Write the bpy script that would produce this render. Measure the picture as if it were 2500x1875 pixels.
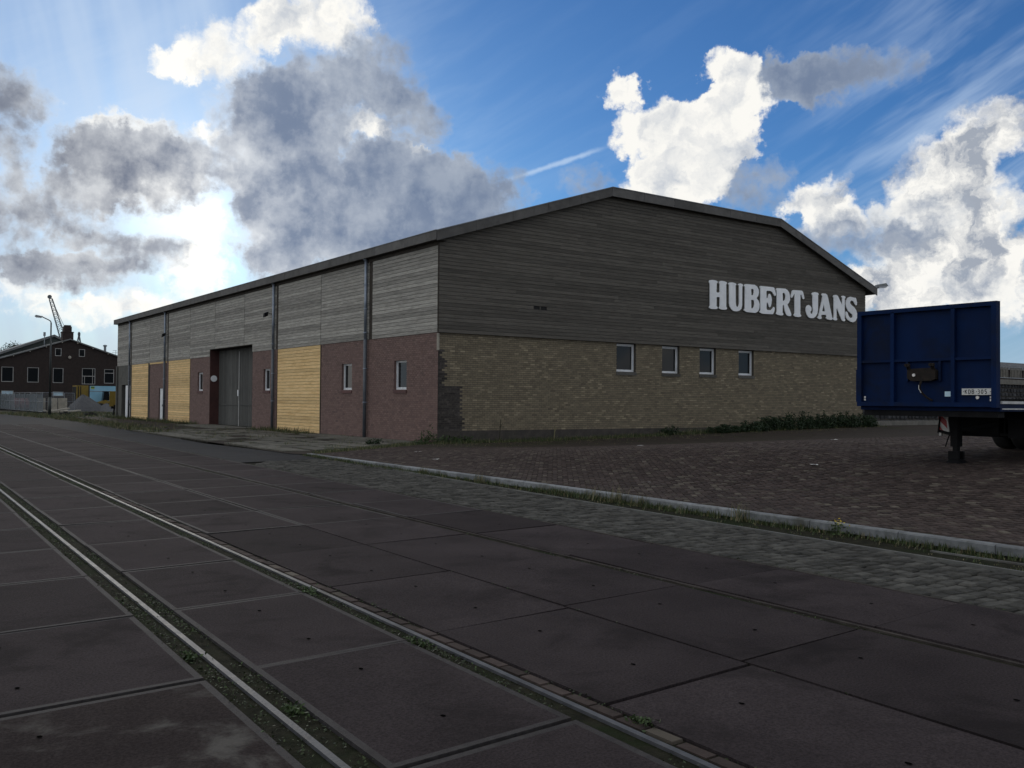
import bpy, math, random
from mathutils import Matrix, Vector
from mathutils.geometry import tessellate_polygon
R = math.radians
rng = random.Random(7)
scene = bpy.context.scene
for o in list(bpy.data.objects): bpy.data.objects.remove(o)

# ------------------------------------------------------------------ camera
# world axes: X runs along the warehouse gable, Y along its long side, camera above the origin
cam = bpy.data.cameras.new('Camera'); cam_ob = bpy.data.objects.new('Camera', cam)
scene.collection.objects.link(cam_ob)
cam.sensor_width = 36; cam.lens = 32.893; cam.clip_start = .05; cam.clip_end = 4000
RT, DN, FW = Vector((.81532, -.57894, .00868)), Vector((.01761, .00982, -.99980)), Vector((.57874, .81531, .01820))
M = Matrix.Identity(4)
for i in range(3):
    M[i][0], M[i][1], M[i][2] = RT[i], -DN[i], -FW[i]
M[2][3] = 1.6
cam_ob.matrix_world = M
scene.camera = cam_ob
scene.render.resolution_x, scene.render.resolution_y = 1024, 768
scene.view_settings.view_transform = 'Standard'; scene.view_settings.look = 'None'
scene.view_settings.exposure = 0.0; scene.view_settings.gamma = 1.0
scene.view_settings.use_curve_mapping = False
scene.cycles.max_bounces = 4; scene.cycles.diffuse_bounces = 2; scene.cycles.glossy_bounces = 2

# ------------------------------------------------------------------ sky
SUN_AZ, SUN_EL = 15.6, 11.0           # degrees from +Y towards +X, and above the horizon
HEAD = 35.37                          # compass heading used as zero for the cloud chart
GREY = [(-15.4,16.9,3.5,2.7,0,1),(-12.7,17.3,4.4,3.1,0,1),(-9.1,19.3,3.9,2.7,0,1),(-6.6,17.1,3.1,1.9,0,1),(-14.2,13.1,3.8,4.1,0,1),(-11.0,12.7,6.4,4.5,0,1),(-11.5,9.5,6.4,2.6,0,1),(-6.2,11.0,6.8,3.4,0,1),(-2.9,12.5,4.0,2.8,0,1),(-6.0,13.7,4.5,2.3,0,1),(-14.2,8.3,3.2,1.6,0,1),(-28.1,16.0,3.0,2.2,0,1),(-28.5,13.0,1.6,1.9,0,0.8),(-27.5,10.2,5.4,2.2,0,1),(-24.4,12.7,2.9,2.1,0,1),(-22.6,13.6,3.7,2.1,0,1),(-19.2,14.0,3.6,2.1,0,1),(-21.2,12.0,3.8,1.9,0,1),(-22.2,8.3,4.3,1.8,0,1),(-25.4,6.6,4.6,1.6,0,1),(-27.7,7.4,3.0,1.5,0,0.8),(18.6,18.6,5.0,1.7,0,1.15),(16.3,18.8,2.6,1.6,0,1),(20.2,9.3,4.4,2.1,0,0.8),(14.7,13.0,2.6,2.0,0,0.75),(4.0,13.0,2.4,1.6,0,0.65),(24.3,10.9,2.8,1.5,0,0.6),(25.9,6.7,2.9,1.3,0,0.6)]
WHITE = [(-17.5,19.9,3.0,1.9,0,1),(-19.5,19.2,1.7,1.1,0,1),(-11.9,21.9,3.9,2.7,0,1),(-14.6,21.4,1.9,1.7,0,1),(6.4,18.7,1.7,1.4,0,1),(12.6,19.3,2.0,1.5,0,1),(13.4,17.7,1.9,2.0,0,1),(7.7,16.4,2.6,1.6,0,1),(10.4,16.3,3.0,1.5,0,1),(10.4,14.5,4.1,2.9,0,1),(9.6,12.4,4.1,2.4,0,1),(12.6,15.5,2.2,2.6,0,1),(18.4,12.0,2.4,1.7,0,1),(19.4,10.7,2.2,1.6,0,1),(27.3,14.5,3.3,2.2,0,1),(25.0,12.8,3.4,2.4,0,1),(23.8,10.1,3.7,2.3,0,1),(27.3,10.1,2.8,3.2,0,1),(23.4,7.4,3.9,2.6,0,1),(27.3,6.9,3.3,3.0,0,1),(21.4,6.1,3.8,1.3,0,1),(-18.6,9.9,2.1,2.5,0,1),(-18.9,7.2,2.3,1.8,0,1),(-21.1,5.1,3.8,1.1,0,0.9),(-24.5,4.3,3.9,1.0,0,0.75),(-27.5,5.5,3.2,1.2,0,0.75),(-21.7,14.9,2.8,0.8,0,0.9),(-18.2,15.6,1.6,0.7,0,1),(-23.9,14.5,1.4,0.8,0,0.9),(-9.1,15.9,2.0,1.0,0,1),(-6.6,14.8,1.1,0.6,0,1)]
SKY_STRENGTH = .10
SKY_TINT = (.35, .64, 1.04)
CIRRUS = (.60, .74, .92); VEIL = (.47, .61, .82); LOWAIR = (.50, .58, .64); LOWCLOUD = (.66, .66, .62); LOWAIR_R = (.44, .58, .80)
CUM_LIT = (.97, .955, .91); CUM_SHADE = (.56, .60, .66); CUM_FAR = (.36, .40, .47)
GREY_THIN = (.50, .56, .64); GREY_THICK = (.155, .21, .325); GREY_LEFT = (.11, .135, .205)
GLOW = .17; TIGHT = .45
TRAIL = (13.46, .3124)

world = bpy.data.worlds.new('World'); scene.world = world; world.use_nodes = True
wt = world.node_tree; wt.nodes.clear()
class NT:
    """small helper to write node trees"""
    def __init__(s, t, dims='3D'): s.t = t; s.dims = dims
    def n(s, typ, **kw):
        nd = s.t.nodes.new(typ)
        for k, v in kw.items(): setattr(nd, k, v)
        return nd
    def put(s, sock, v):
        if isinstance(v, bpy.types.NodeSocket): s.t.links.new(v, sock)
        elif v is not None: sock.default_value = v
    def math(s, op, a, b=None, c=None, clamp=False):
        nd = s.n('ShaderNodeMath', operation=op, use_clamp=clamp)
        s.put(nd.inputs[0], a); s.put(nd.inputs[1], b)
        if c is not None: s.put(nd.inputs[2], c)
        return nd.outputs[0]
    def vec(s, op, a, b=None, scale=None):
        nd = s.n('ShaderNodeVectorMath', operation=op)
        s.put(nd.inputs[0], a); s.put(nd.inputs[1], b)
        if scale is not None: s.put(nd.inputs[3], scale)
        return nd.outputs['Value'] if op in ('DOT_PRODUCT', 'LENGTH') else nd.outputs[0]
    def noise(s, v, scale, detail=6, rough=.55, dist=0, lac=2.0, ntype='FBM', col=False, dims=None):
        dims = dims or s.dims; nd = s.n('ShaderNodeTexNoise'); nd.noise_dimensions = dims; nd.noise_type = ntype
        s.put(nd.inputs['Vector'], v); s.put(nd.inputs['Scale'], scale); s.put(nd.inputs['Detail'], detail)
        s.put(nd.inputs['Roughness'], rough); s.put(nd.inputs['Distortion'], dist); s.put(nd.inputs['Lacunarity'], lac)
        return nd.outputs['Color' if col else 'Fac']
    def step(s, v, a, b, lo=0., hi=1., smooth=True):
        nd = s.n('ShaderNodeMapRange'); nd.interpolation_type = 'SMOOTHSTEP' if smooth else 'LINEAR'
        s.put(nd.inputs[0], v); s.put(nd.inputs[1], a); s.put(nd.inputs[2], b); s.put(nd.inputs[3], lo); s.put(nd.inputs[4], hi)
        return nd.outputs[0]
    def mix(s, f, a, b, blend='MIX'):
        nd = s.n('ShaderNodeMix', data_type='RGBA', blend_type=blend)
        s.put(nd.inputs[0], f)
        for k, v in ((6, a), (7, b)):
            if isinstance(v, (tuple, list)) and len(v) == 3: v = (*v, 1)
            s.put(nd.inputs[k], v)
        return nd.outputs[2]
    def xyz(s, x, y, z):
        nd = s.n('ShaderNodeCombineXYZ'); s.put(nd.inputs[0], x); s.put(nd.inputs[1], y); s.put(nd.inputs[2], z); return nd.outputs[0]
    def sep(s, v):
        nd = s.n('ShaderNodeSeparateXYZ'); s.put(nd.inputs[0], v); return nd.outputs
W = NT(wt, '2D')
sky = W.n('ShaderNodeTexSky', sky_type='NISHITA'); sky.sun_disc = False
sky.sun_elevation = R(SUN_EL); sky.sun_rotation = R(SUN_AZ); sky.altitude = 0; sky.air_density = 1.0; sky.dust_density = .35; sky.ozone_density = 2.5
tc = W.n('ShaderNodeTexCoord').outputs['Generated']
dx, dy, dz = W.sep(W.vec('NORMALIZE', tc))
hr = (math.cos(R(HEAD)), -math.sin(R(HEAD))); hf = (math.sin(R(HEAD)), math.cos(R(HEAD)))
cr = W.math('ADD', W.math('MULTIPLY', dx, hr[0]), W.math('MULTIPLY', dy, hr[1]))
cf = W.math('ADD', W.math('MULTIPLY', dx, hf[0]), W.math('MULTIPLY', dy, hf[1]))
az = W.math('MULTIPLY', W.math('ARCTAN2', cr, cf), 180 / math.pi)
el = W.math('MULTIPLY', W.math('ARCSINE', dz), 180 / math.pi)
P = W.xyz(az, el, 0.0)                                   # cloud chart: degrees of azimuth and elevation
# ragged outlines: the chart is warped by noise before the cloud masses are looked up
w1 = W.xyz(W.noise(P, .14, 2, .6), W.noise(W.vec('ADD', P, (71.0, 13.0, 0)), .14, 2, .6), 0.0)
w2 = W.xyz(W.noise(P, .7, 4, .62), W.noise(W.vec('ADD', P, (17.0, 47.0, 0)), .7, 4, .62), 0.0)
warp = W.vec('ADD', W.vec('MULTIPLY', W.vec('SUBTRACT', w1, (.5, .5, .5)), (3.4, 2.8, 0)), W.vec('MULTIPLY', W.vec('SUBTRACT', w2, (.5, .5, .5)), (2.4, 2.0, 0)))
Pw = W.vec('ADD', P, warp)
def field(blobs, vec):
    acc = None
    for (a, e, ra, re, rot, wgt) in blobs:
        q = W.n('ShaderNodeVectorMath', operation='MULTIPLY_ADD'); W.put(q.inputs[0], vec); q.inputs[1].default_value = (1 / ra, 1 / re, 0); q.inputs[2].default_value = (-a / ra, -e / re, 0)
        d = W.math('SUBTRACT', 1.0, W.vec('DOT_PRODUCT', q.outputs[0], q.outputs[0]), clamp=True)
        acc = W.math('MULTIPLY', d, wgt) if acc is None else W.math('MULTIPLY_ADD', d, wgt, acc)
    return acc
bil = W.n('ShaderNodeTexVoronoi', feature='F1'); bil.voronoi_dimensions = '2D'; bil.inputs['Scale'].default_value = .75; bil.inputs['Detail'].default_value = 2; bil.inputs['Roughness'].default_value = .5
W.put(bil.inputs['Vector'], Pw); puff = W.math('SUBTRACT', .45, bil.outputs['Distance'])
fine = W.math('SUBTRACT', W.noise(P, 1.1, 5, .52), .5)
soft = W.noise(W.vec('ADD', P, (31.0, 7.0, 0)), .26, 5, .58)
# unseen clouds off the chart, made dense and white to brighten the ambient light
away = W.step(W.math('MAXIMUM', W.math('ABSOLUTE', az), W.math('MULTIPLY', el, 1.3)), 31, 42)
fill_clouds = W.math('MULTIPLY', away, W.step(soft, .38, .52))
fW = W.math('MULTIPLY_ADD', fill_clouds, 1.1, field(WHITE, Pw))
gW = W.math('MULTIPLY_ADD', W.math('MULTIPLY_ADD', puff, .30, W.math('MULTIPLY', fine, .55)), W.step(fW, .0, .22), fW)
fG = W.math('MULTIPLY_ADD', fill_clouds, .12, field(GREY, Pw))
gG = W.math('MULTIPLY_ADD', W.math('MULTIPLY_ADD', puff, .25, W.math('MULTIPLY', fine, .75)), W.step(fG, .0, .25), fG)
aW = W.step(gW, .02, W.math('ADD', W.step(az, -5, -16, .58, 1.0), W.step(az, 15, 20, 0, .28))); aG = W.step(gG, .02, .95)
# angle to the sun, for the milky glow round it
sd = (math.sin(R(SUN_AZ)) * math.cos(R(SUN_EL)), math.cos(R(SUN_AZ)) * math.cos(R(SUN_EL)), math.sin(R(SUN_EL)))
cosg = W.math('MAXIMUM', W.vec('DOT_PRODUCT', W.vec('NORMALIZE', tc), sd), 0.0)
glow = W.math('POWER', cosg, 60.0)
tight = W.math('POWER', cosg, 900.0)
skyc = W.vec('MULTIPLY', sky.outputs[0], tuple(SKY_STRENGTH * v for v in SKY_TINT))
# thin veils and streaks of high cloud
def streaks(rot, sx, sy, scale, det, add=None):
    c_, s_ = math.cos(R(rot)), math.sin(R(rot))
    u = W.math('ADD', W.math('MULTIPLY', az, c_ / sx), W.math('MULTIPLY', el, s_ / sx)); v = W.math('ADD', W.math('MULTIPLY', az, -s_ / sy), W.math('MULTIPLY', el, c_ / sy))
    q = W.xyz(u, v, 0.0)
    return W.noise(W.vec('ADD', q, add) if add is not None else q, scale, det, .6)
cirN = streaks(28, 10.0, 1.6, .8, 4, W.vec('SCALE', w1, scale=.5))
cirM = W.math('ADD', W.step(az, 14, 26), W.math('MULTIPLY', W.step(az, 2, -14), .7), clamp=True)
cir = W.math('MULTIPLY', W.step(cirN, .36, .82), W.math('MULTIPLY', W.math('MULTIPLY_ADD', cirM, .46, .08), W.step(el, 22, 14, .45, 1)))
vN = streaks(-76, 16.0, 2.4, .8, 3)
veil = W.math('MULTIPLY', W.step(az, -2, -22), W.step(vN, .25, .75, .45, 1.0))
c = W.mix(cir, skyc, CIRRUS)
# one straight vapour trail
trail = W.math('ABSOLUTE', W.math('SUBTRACT', el, W.math('MULTIPLY_ADD', az, TRAIL[1], TRAIL[0])))
c = W.mix(W.math('MULTIPLY', W.step(W.math('MULTIPLY_ADD', fine, .25, trail), .24, .0, 0, .55), W.math('MULTIPLY', W.step(az, -1.2, 1.0), W.step(az, 6.2, 4.0))), c, CIRRUS)
c = W.mix(W.math('MULTIPLY', veil, .8), c, VEIL)
low = W.step(el, 10, -1, 0, .85)
c = W.mix(W.math('MULTIPLY', low, W.step(az, 24, -20, .75, 1)), c, W.mix(W.step(az, 12, -12), LOWAIR_R, W.mix(W.step(soft, .4, .62), LOWAIR, LOWCLOUD)))
# white cumulus: billows lit from the sun's side, soft grey folds
emb = W.math('SUBTRACT', W.noise(Pw, .30, 6, .55), W.noise(W.vec('ADD', Pw, (-.9, .7, 0)), .30, 6, .55))
core = W.step(gW, .15, 1.9)
wl = W.math('MULTIPLY_ADD', emb, 1.8, W.math('MULTIPLY_ADD', W.math('SUBTRACT', soft, .5), -.9, W.math('MULTIPLY_ADD', core, -.36, .92)))
right = W.step(az, 15, 21)
wl = W.math('MULTIPLY_ADD', W.math('MULTIPLY', emb, right), 1.1, W.math('MULTIPLY_ADD', puff, .14, wl))
wcol = W.mix(W.step(W.math('MULTIPLY_ADD', right, -.20, wl), .05, .80, smooth=False), W.mix(right, CUM_SHADE, CUM_FAR), CUM_LIT)
c = W.mix(aW, c, wcol)
# grey backlit masses: bright where thin, blue-grey where thick
dens = W.math('MULTIPLY_ADD', emb, -.35, W.math('MULTIPLY_ADD', W.math('SUBTRACT', soft, .5), 1.2, gG))
thick = W.math('MULTIPLY', W.math('SUBTRACT', 1.0, W.math('EXPONENT', W.math('MULTIPLY', W.math('MAXIMUM', dens, 0.0), -1.5))), W.step(W.math('MULTIPLY_ADD', fine, .25, W.math('MULTIPLY_ADD', emb, -.5, soft)), .28, .64, .66, 1.0, False), clamp=True)
gthin = W.vec('ADD', GREY_THIN, W.vec('SCALE', (1.0, .94, .82), scale=W.math('MULTIPLY', glow, .55)))
gcol = W.mix(thick, gthin, W.mix(W.step(az, -14, -26), GREY_THICK, GREY_LEFT))
c = W.mix(aG, c, gcol)
# sunlight scattered through thin cloud
open_ = W.math('SUBTRACT', 1.0, W.math('MULTIPLY', W.math('MULTIPLY', aG, thick), .9))
gl = W.math('MULTIPLY', W.math('MULTIPLY_ADD', glow, GLOW, W.math('MULTIPLY', tight, TIGHT)), open_)
c = W.vec('ADD', c, W.vec('SCALE', (1.0, .92, .74), scale=gl))
bg = W.n('ShaderNodeBackground'); W.put(bg.inputs[0], c); bg.inputs[1].default_value = 1.0
wt.links.new(bg.outputs[0], W.n('ShaderNodeOutputWorld').inputs[0])
world.cycles.sampling_method = 'MANUAL'; world.cycles.sample_map_resolution = 512

# ------------------------------------------------------------------ sun (behind cloud, low, ahead and to the left)
sun = bpy.data.lights.new('Sun', 'SUN'); sun.energy = .5; sun.angle = R(14); sun.color = (1, .93, .82)
sun_ob = bpy.data.objects.new('Sun', sun); scene.collection.objects.link(sun_ob)
sun_ob.rotation_euler = Vector((-sd[0], -sd[1], -sd[2])).to_track_quat('-Z', 'Y').to_euler()

# ------------------------------------------------------------------ helpers
COL = scene.collection
def tag(o, label=None, cat=None, group=None, kind=None):
    for k, v in (('label', label), ('category', cat), ('group', group), ('kind', kind)):
        if v: o[k] = v
    return o
def wm(o):
    return (wm(o.parent) @ o.matrix_parent_inverse if o.parent else Matrix.Identity(4)) @ o.matrix_basis
def adopt(o, p):
    o.parent = p; o.matrix_parent_inverse = wm(p).inverted()      # children keep world coordinates
def empty(name, loc=(0, 0, 0), label=None, cat=None, group=None, parent=None, rz=0):
    o = bpy.data.objects.new(name, None); COL.objects.link(o); o.location = loc; o.rotation_euler.z = rz
    o.empty_display_size = .2
    if parent: adopt(o, parent)
    return tag(o, label, cat, group)
class MB:
    """collects polygons and links them as ONE mesh object"""
    def __init__(s): s.v = []; s.f = []; s.m = []; s.r = []
    def poly(s, pts, m=0, r=0.):
        b = len(s.v); s.v += [tuple(p) for p in pts]; s.f.append(tuple(range(b, b + len(pts)))); s.m.append(m); s.r.append(r); return s
    def hexa(s, p, m=0, r=0., skip=()):
        b = len(s.v); s.v += [tuple(q) for q in p]
        for i, f in enumerate(((0, 3, 2, 1), (4, 5, 6, 7), (0, 1, 5, 4), (1, 2, 6, 5), (2, 3, 7, 6), (3, 0, 4, 7))):
            if i in skip: continue
            s.f.append(tuple(b + k for k in f)); s.m.append(m); s.r.append(r)
        return s
    def box(s, x0, y0, z0, x1, y1, z1, m=0, r=0., skip=()):
        x0, x1 = sorted((x0, x1)); y0, y1 = sorted((y0, y1)); z0, z1 = sorted((z0, z1))
        return s.hexa([(x0, y0, z0), (x1, y0, z0), (x1, y1, z0), (x0, y1, z0), (x0, y0, z1), (x1, y0, z1), (x1, y1, z1), (x0, y1, z1)], m, r, skip)
    def bar(s, p, q, w, h, m=0, up=(0, 0, 1)):
        p, q = Vector(p), Vector(q); d = (q - p).normalized(); u = Vector(up)
        if abs(d.dot(u)) > .95: u = Vector((1, 0, 0))
        a = d.cross(u).normalized() * (w / 2); c = a.cross(d).normalized() * (h / 2)
        return s.hexa([p - a - c, q - a - c, q + a - c, p + a - c, p - a + c, q - a + c, q + a + c, p + a + c], m)
    def tube(s, p, q, r0, r1=None, n=10, m=0, caps=True):
        p, q = Vector(p), Vector(q); r1 = r0 if r1 is None else r1
        d = (q - p).normalized(); u = Vector((0, 0, 1)) if abs(d.z) < .9 else Vector((1, 0, 0))
        a = d.cross(u).normalized(); c = d.cross(a).normalized(); b = len(s.v)
        for cc, rr in ((p, r0), (q, r1)):
            for i in range(n):
                t = 2 * math.pi * i / n; s.v.append(tuple(cc + a * (rr * math.cos(t)) + c * (rr * math.sin(t))))
        for i in range(n):
            j = (i + 1) % n; s.f.append((b + i, b + j, b + n + j, b + n + i)); s.m.append(m); s.r.append(0)
        if caps:
            s.f.append(tuple(b + n - 1 - i for i in range(n))); s.m.append(m); s.r.append(0)
            s.f.append(tuple(b + n + i for i in range(n))); s.m.append(m); s.r.append(0)
        return s
    def path(s, pts, r, n=8, m=0):
        for a, b in zip(pts, pts[1:]): s.tube(a, b, r, n=n, m=m)
        return s
    def lathe(s, prof, c, axis='z', n=20, m=0):
        """prof: (radius, offset along axis) rings round the centre c"""
        c = Vector(c); b = len(s.v)
        for (r, h) in prof:
            for i in range(n):
                t = 2 * math.pi * i / n; x, y = r * math.cos(t), r * math.sin(t)
                s.v.append(tuple(c + {'z': Vector((x, y, h)), 'y': Vector((x, h, y)), 'x': Vector((h, x, y))}[axis]))
        for k in range(len(prof) - 1):
            for i in range(n):
                j = (i + 1) % n; s.f.append((b + k * n + i, b + k * n + j, b + (k + 1) * n + j, b + (k + 1) * n + i)); s.m.append(m); s.r.append(0)
        return s
    def prism(s, poly, place, t0, t1, m=0):
        """poly: 2-D outline; place(u, v, t) -> 3-D; extruded from t0 to t1"""
        n = len(poly)
        s.poly([place(u, v, t0) for u, v in poly], m); s.poly([place(u, v, t1) for u, v in reversed(poly)], m)
        for i in range(n):
            a, b = poly[i], poly[(i + 1) % n]
            s.poly([place(*a, t0), place(*a, t1), place(*b, t1), place(*b, t0)], m)
        return s
    def mesh(s, name, mats, smooth=False):
        me = bpy.data.meshes.new(name); me.from_pydata(s.v, [], s.f)
        for mm in (mats if isinstance(mats, (list, tuple)) else [mats]): me.materials.append(mm)
        me.polygons.foreach_set('material_index', s.m)
        at = me.attributes.new('rnd', 'FLOAT', 'FACE'); at.data.foreach_set('value', s.r)
        if smooth: me.polygons.foreach_set('use_smooth', [True] * len(me.polygons))
        me.update(); return me
    def build(s, name, mats, parent=None, loc=None, smooth=False, kind=None, normals=True):
        me = s.mesh(name, mats, smooth)
        if normals:
            import bmesh
            bm = bmesh.new(); bm.from_mesh(me); bmesh.ops.recalc_face_normals(bm, faces=bm.faces); bm.to_mesh(me); bm.free()
        o = bpy.data.objects.new(name, me); COL.objects.link(o)
        if loc: o.location = loc
        if parent: adopt(o, parent)
        if kind: o['kind'] = kind
        return o
def inst(name, me, loc, parent=None, rot=(0, 0, 0), scale=(1, 1, 1)):
    o = bpy.data.objects.new(name, me); COL.objects.link(o); o.location = loc; o.rotation_euler = rot; o.scale = scale
    if parent: adopt(o, parent)
    return o

# ------------------------------------------------------------------ materials
def surf(name, c1, c2, nscale=3., stretch=(1, 1, 1), rough=.85, r2=None, bump=.25, bscale=None, rv=.15, metal=0., spec=.4, stain=None, stscale=.6, stamt=.6, detail=7, c3=None, c3amt=.3, coat=0., speck=0.):
    """procedural surface: two-tone noise, per-piece brightness, optional stains (own shape), fine relief"""
    m = bpy.data.materials.new(name); m.use_nodes = True; t = NT(m.node_tree); b = m.node_tree.nodes['Principled BSDF']
    oi = t.n('ShaderNodeObjectInfo').outputs['Random']; at = t.n('ShaderNodeAttribute', attribute_name='rnd').outputs['Fac']
    rnd = t.math('FRACT', t.math('ADD', oi, at))
    co = t.vec('ADD', t.n('ShaderNodeTexCoord').outputs['Object'], t.vec('SCALE', (37., 19., 53.), scale=rnd) if rv else (0, 0, 0))
    cs = t.vec('MULTIPLY', co, stretch)
    n = t.noise(cs, nscale, detail, .6)
    col = t.mix(t.step(n, .3, .7), c1, c2)
    if c3: col = t.mix(t.math('MULTIPLY', t.step(t.math('FRACT', t.math('MULTIPLY', rnd, 7.31)), 1 - c3amt, 1 - c3amt + .05), .9), col, c3)
    if speck: col = t.mix(1.0, col, t.xyz(*[t.step(t.noise(co, 70., 3, .7), .3, .7, 1 - speck, 1 + speck)] * 3), 'MULTIPLY')
    if stain: col = t.mix(t.math('MULTIPLY', t.step(t.noise(co, stscale, 6, .65, .4), .48, .68), stamt), col, stain)
    if rv: col = t.mix(1.0, col, t.xyz(*[t.step(rnd, 0, 1, 1 - rv, 1 + rv, False)] * 3), 'MULTIPLY')
    t.put(b.inputs['Base Color'], col)
    t.put(b.inputs['Roughness'], t.step(n, .25, .75, rough, r2 if r2 is not None else rough, False))
    b.inputs['Metallic'].default_value = metal; b.inputs['Specular IOR Level'].default_value = spec
    if coat: b.inputs['Coat Weight'].default_value = coat
    if bump:
        bp = t.n('ShaderNodeBump'); bp.inputs['Strength'].default_value = bump; bp.inputs['Distance'].default_value = .02
        t.put(bp.inputs['Height'], t.noise(cs, bscale or nscale * 6, 5, .65)); t.put(b.inputs['Normal'], bp.outputs[0])
    return m
def plain(name, c, rough=.6, metal=0., spec=.5): return surf(name, [v * .85 for v in c], [min(1, v * 1.12) for v in c], 5., rough=rough, metal=metal, spec=spec, rv=.05, bump=.08)
def wood(name, c1, c2, dark, rv=.22, nails=True):
    m = bpy.data.materials.new(name); m.use_nodes = True; t = NT(m.node_tree); b = m.node_tree.nodes['Principled BSDF']
    oi = t.n('ShaderNodeObjectInfo').outputs['Random']; at = t.n('ShaderNodeAttribute', attribute_name='rnd').outputs['Fac']
    rnd = t.math('FRACT', t.math('ADD', oi, at))
    co = t.vec('ADD', t.n('ShaderNodeTexCoord').outputs['Object'], t.vec('SCALE', (91., 13., 47.), scale=rnd))
    gr = t.noise(t.vec('MULTIPLY', co, (.9, 14, 14)), 2.2, 7, .62, .6)
    bl = t.noise(t.vec('MULTIPLY', co, (.5, 2, 2.0)), 1.3, 5, .6)
    col = t.mix(t.step(gr, .32, .68), c1, c2)
    col = t.mix(t.step(bl, .5, .75, 0, .65), col, dark)
    kn = t.n('ShaderNodeTexVoronoi', feature='F1'); t.put(kn.inputs['Vector'], t.vec('MULTIPLY', co, (1.1, 4, 7))); kn.inputs['Scale'].default_value = 1.0
    col = t.mix(t.step(kn.outputs['Distance'], .10, .04, 0, .8), col, [v * .35 for v in dark])
    col = t.mix(1.0, col, t.xyz(*[t.step(rnd, 0, 1, 1 - rv, 1 + rv, False)] * 3), 'MULTIPLY')
    t.put(b.inputs['Base Color'], col); b.inputs['Roughness'].default_value = .82; b.inputs['Specular IOR Level'].default_value = .3
    bp = t.n('ShaderNodeBump'); bp.inputs['Strength'].default_value = .4; bp.inputs['Distance'].default_value = .01
    t.put(bp.inputs['Height'], gr); t.put(b.inputs['Normal'], bp.outputs[0])
    return m
def glass(name, c=(.012, .014, .016)):
    m = bpy.data.materials.new(name); m.use_nodes = True; b = m.node_tree.nodes['Principled BSDF']
    t = NT(m.node_tree)
    b.inputs['Base Color'].default_value = (*c, 1); b.inputs['Roughness'].default_value = .06; b.inputs['Specular IOR Level'].default_value = .28
    bp = t.n('ShaderNodeBump'); bp.inputs['Strength'].default_value = .02
    t.put(bp.inputs['Height'], t.noise(t.n('ShaderNodeTexCoord').outputs['Object'], 1.5, 2)); t.put(b.inputs['Normal'], bp.outputs[0])
    return m
def leafmat(name, c1, c2, rv=.35):
    m = surf(name, c1, c2, 9., rough=.6, bump=0, rv=rv, spec=.35); b = m.node_tree.nodes['Principled BSDF']
    b.inputs['Subsurface Weight'].default_value = 0
    return m
MT = {}
MT['slab'] = surf('concrete slab', (.0268, .0216, .0228), (.0405, .0332, .0346), 1.0, rough=.86, r2=.96, bump=.45, bscale=55, rv=.22, spec=.05, speck=.35, stain=(.0175, .0145, .015), stscale=1.1, stamt=.8)
MT['slab_worn'] = surf('worn concrete slab', (.026, .021, .021), (.038, .031, .030), 1.2, rough=.92, r2=.98, bump=.45, bscale=50, rv=.0, spec=.03, speck=.3, stain=(.125, .12, .11), stscale=2.1, stamt=.62)
MT['steel_rim_glare'] = surf('worn steel edging and glare', (.028, .025, .026), (.052, .048, .048), 30., rough=.65, r2=.85, metal=.0, rv=.2, bump=.4, spec=.12, stain=(.02, .017, .017), stscale=2., stamt=.6)
MT['rail'] = surf('worn rail steel', (.055, .057, .063), (.09, .092, .10), 8., rough=.5, r2=.65, metal=.25, rv=0, bump=.2, spec=.25, stain=(.025, .021, .019), stscale=1.3, stamt=.75)
MT['old_rail'] = surf('pale worn rail', (.085, .085, .08), (.14, .14, .13), 6., rough=.6, r2=.8, metal=.2, rv=.1, bump=.3, spec=.3, stain=(.05, .042, .036), stscale=2., stamt=.5)
MT['filler'] = surf('joint filler', (.030, .025, .023), (.060, .052, .046), 3., rough=.9, bump=.4, rv=0, spec=.1, stain=(.020, .017, .016), stscale=1.6, stamt=.8)
MT['bed'] = surf('cobble bed', (.014, .014, .011), (.024, .023, .018), 6., rough=.95, bump=.6, rv=0, spec=.05)
MT['pit_shade'] = surf('lifting hole shade', (.003, .003, .003), (.006, .005, .005), 5., rough=.95, spec=.0, bump=0, rv=0)
MT['dirt'] = surf('groove dirt', (.013, .013, .009), (.028, .027, .018), 9., rough=.95, bump=.8, bscale=40, rv=0, spec=.05, stain=(.014, .022, .008), stscale=1.2, stamt=.8)
MT['asphalt'] = surf('old asphalt', (.024, .024, .026), (.036, .036, .038), .8, rough=.88, r2=.96, bump=.35, bscale=70, rv=0, spec=.1, stain=(.028, .026, .025), stscale=.3, stamt=.6)
MT['cobble'] = surf('granite cobble', (.043, .042, .038), (.076, .074, .067), 7., rough=.85, r2=.95, bump=.4, bscale=40, rv=.38, spec=.1)
MT['clinker'] = surf('clinker paver', (.042, .0325, .0295), (.064, .049, .044), 9., rough=.85, r2=.95, bump=.25, bscale=60, rv=.30, spec=.1, c3=(.092, .080, .065), c3amt=.13)
MT['yard'] = surf('yard bed', (.031, .025, .021), (.047, .038, .031), 2.2, rough=.95, bump=.7, bscale=25, rv=0, spec=.1, stain=(.028, .030, .015), stscale=.35, stamt=.7)
MT['kerb'] = surf('granite kerb', (.15, .158, .165), (.215, .225, .232), 12., rough=.8, bump=.4, bscale=60, rv=.24, spec=.2, stain=(.07, .07, .058), stscale=2.2, stamt=.8)
MT['flag'] = surf('concrete paving flag', (.088, .084, .071), (.135, .128, .110), 3., rough=.9, bump=.35, bscale=50, rv=.22, spec=.15, stain=(.050, .050, .036), stscale=1., stamt=.7)
MT['ground'] = surf('waste ground', (.055, .052, .036), (.085, .078, .058), .5, rough=.95, bump=.6, bscale=8, rv=0, stain=(.045, .055, .022), stscale=.12, stamt=.8)
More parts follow.
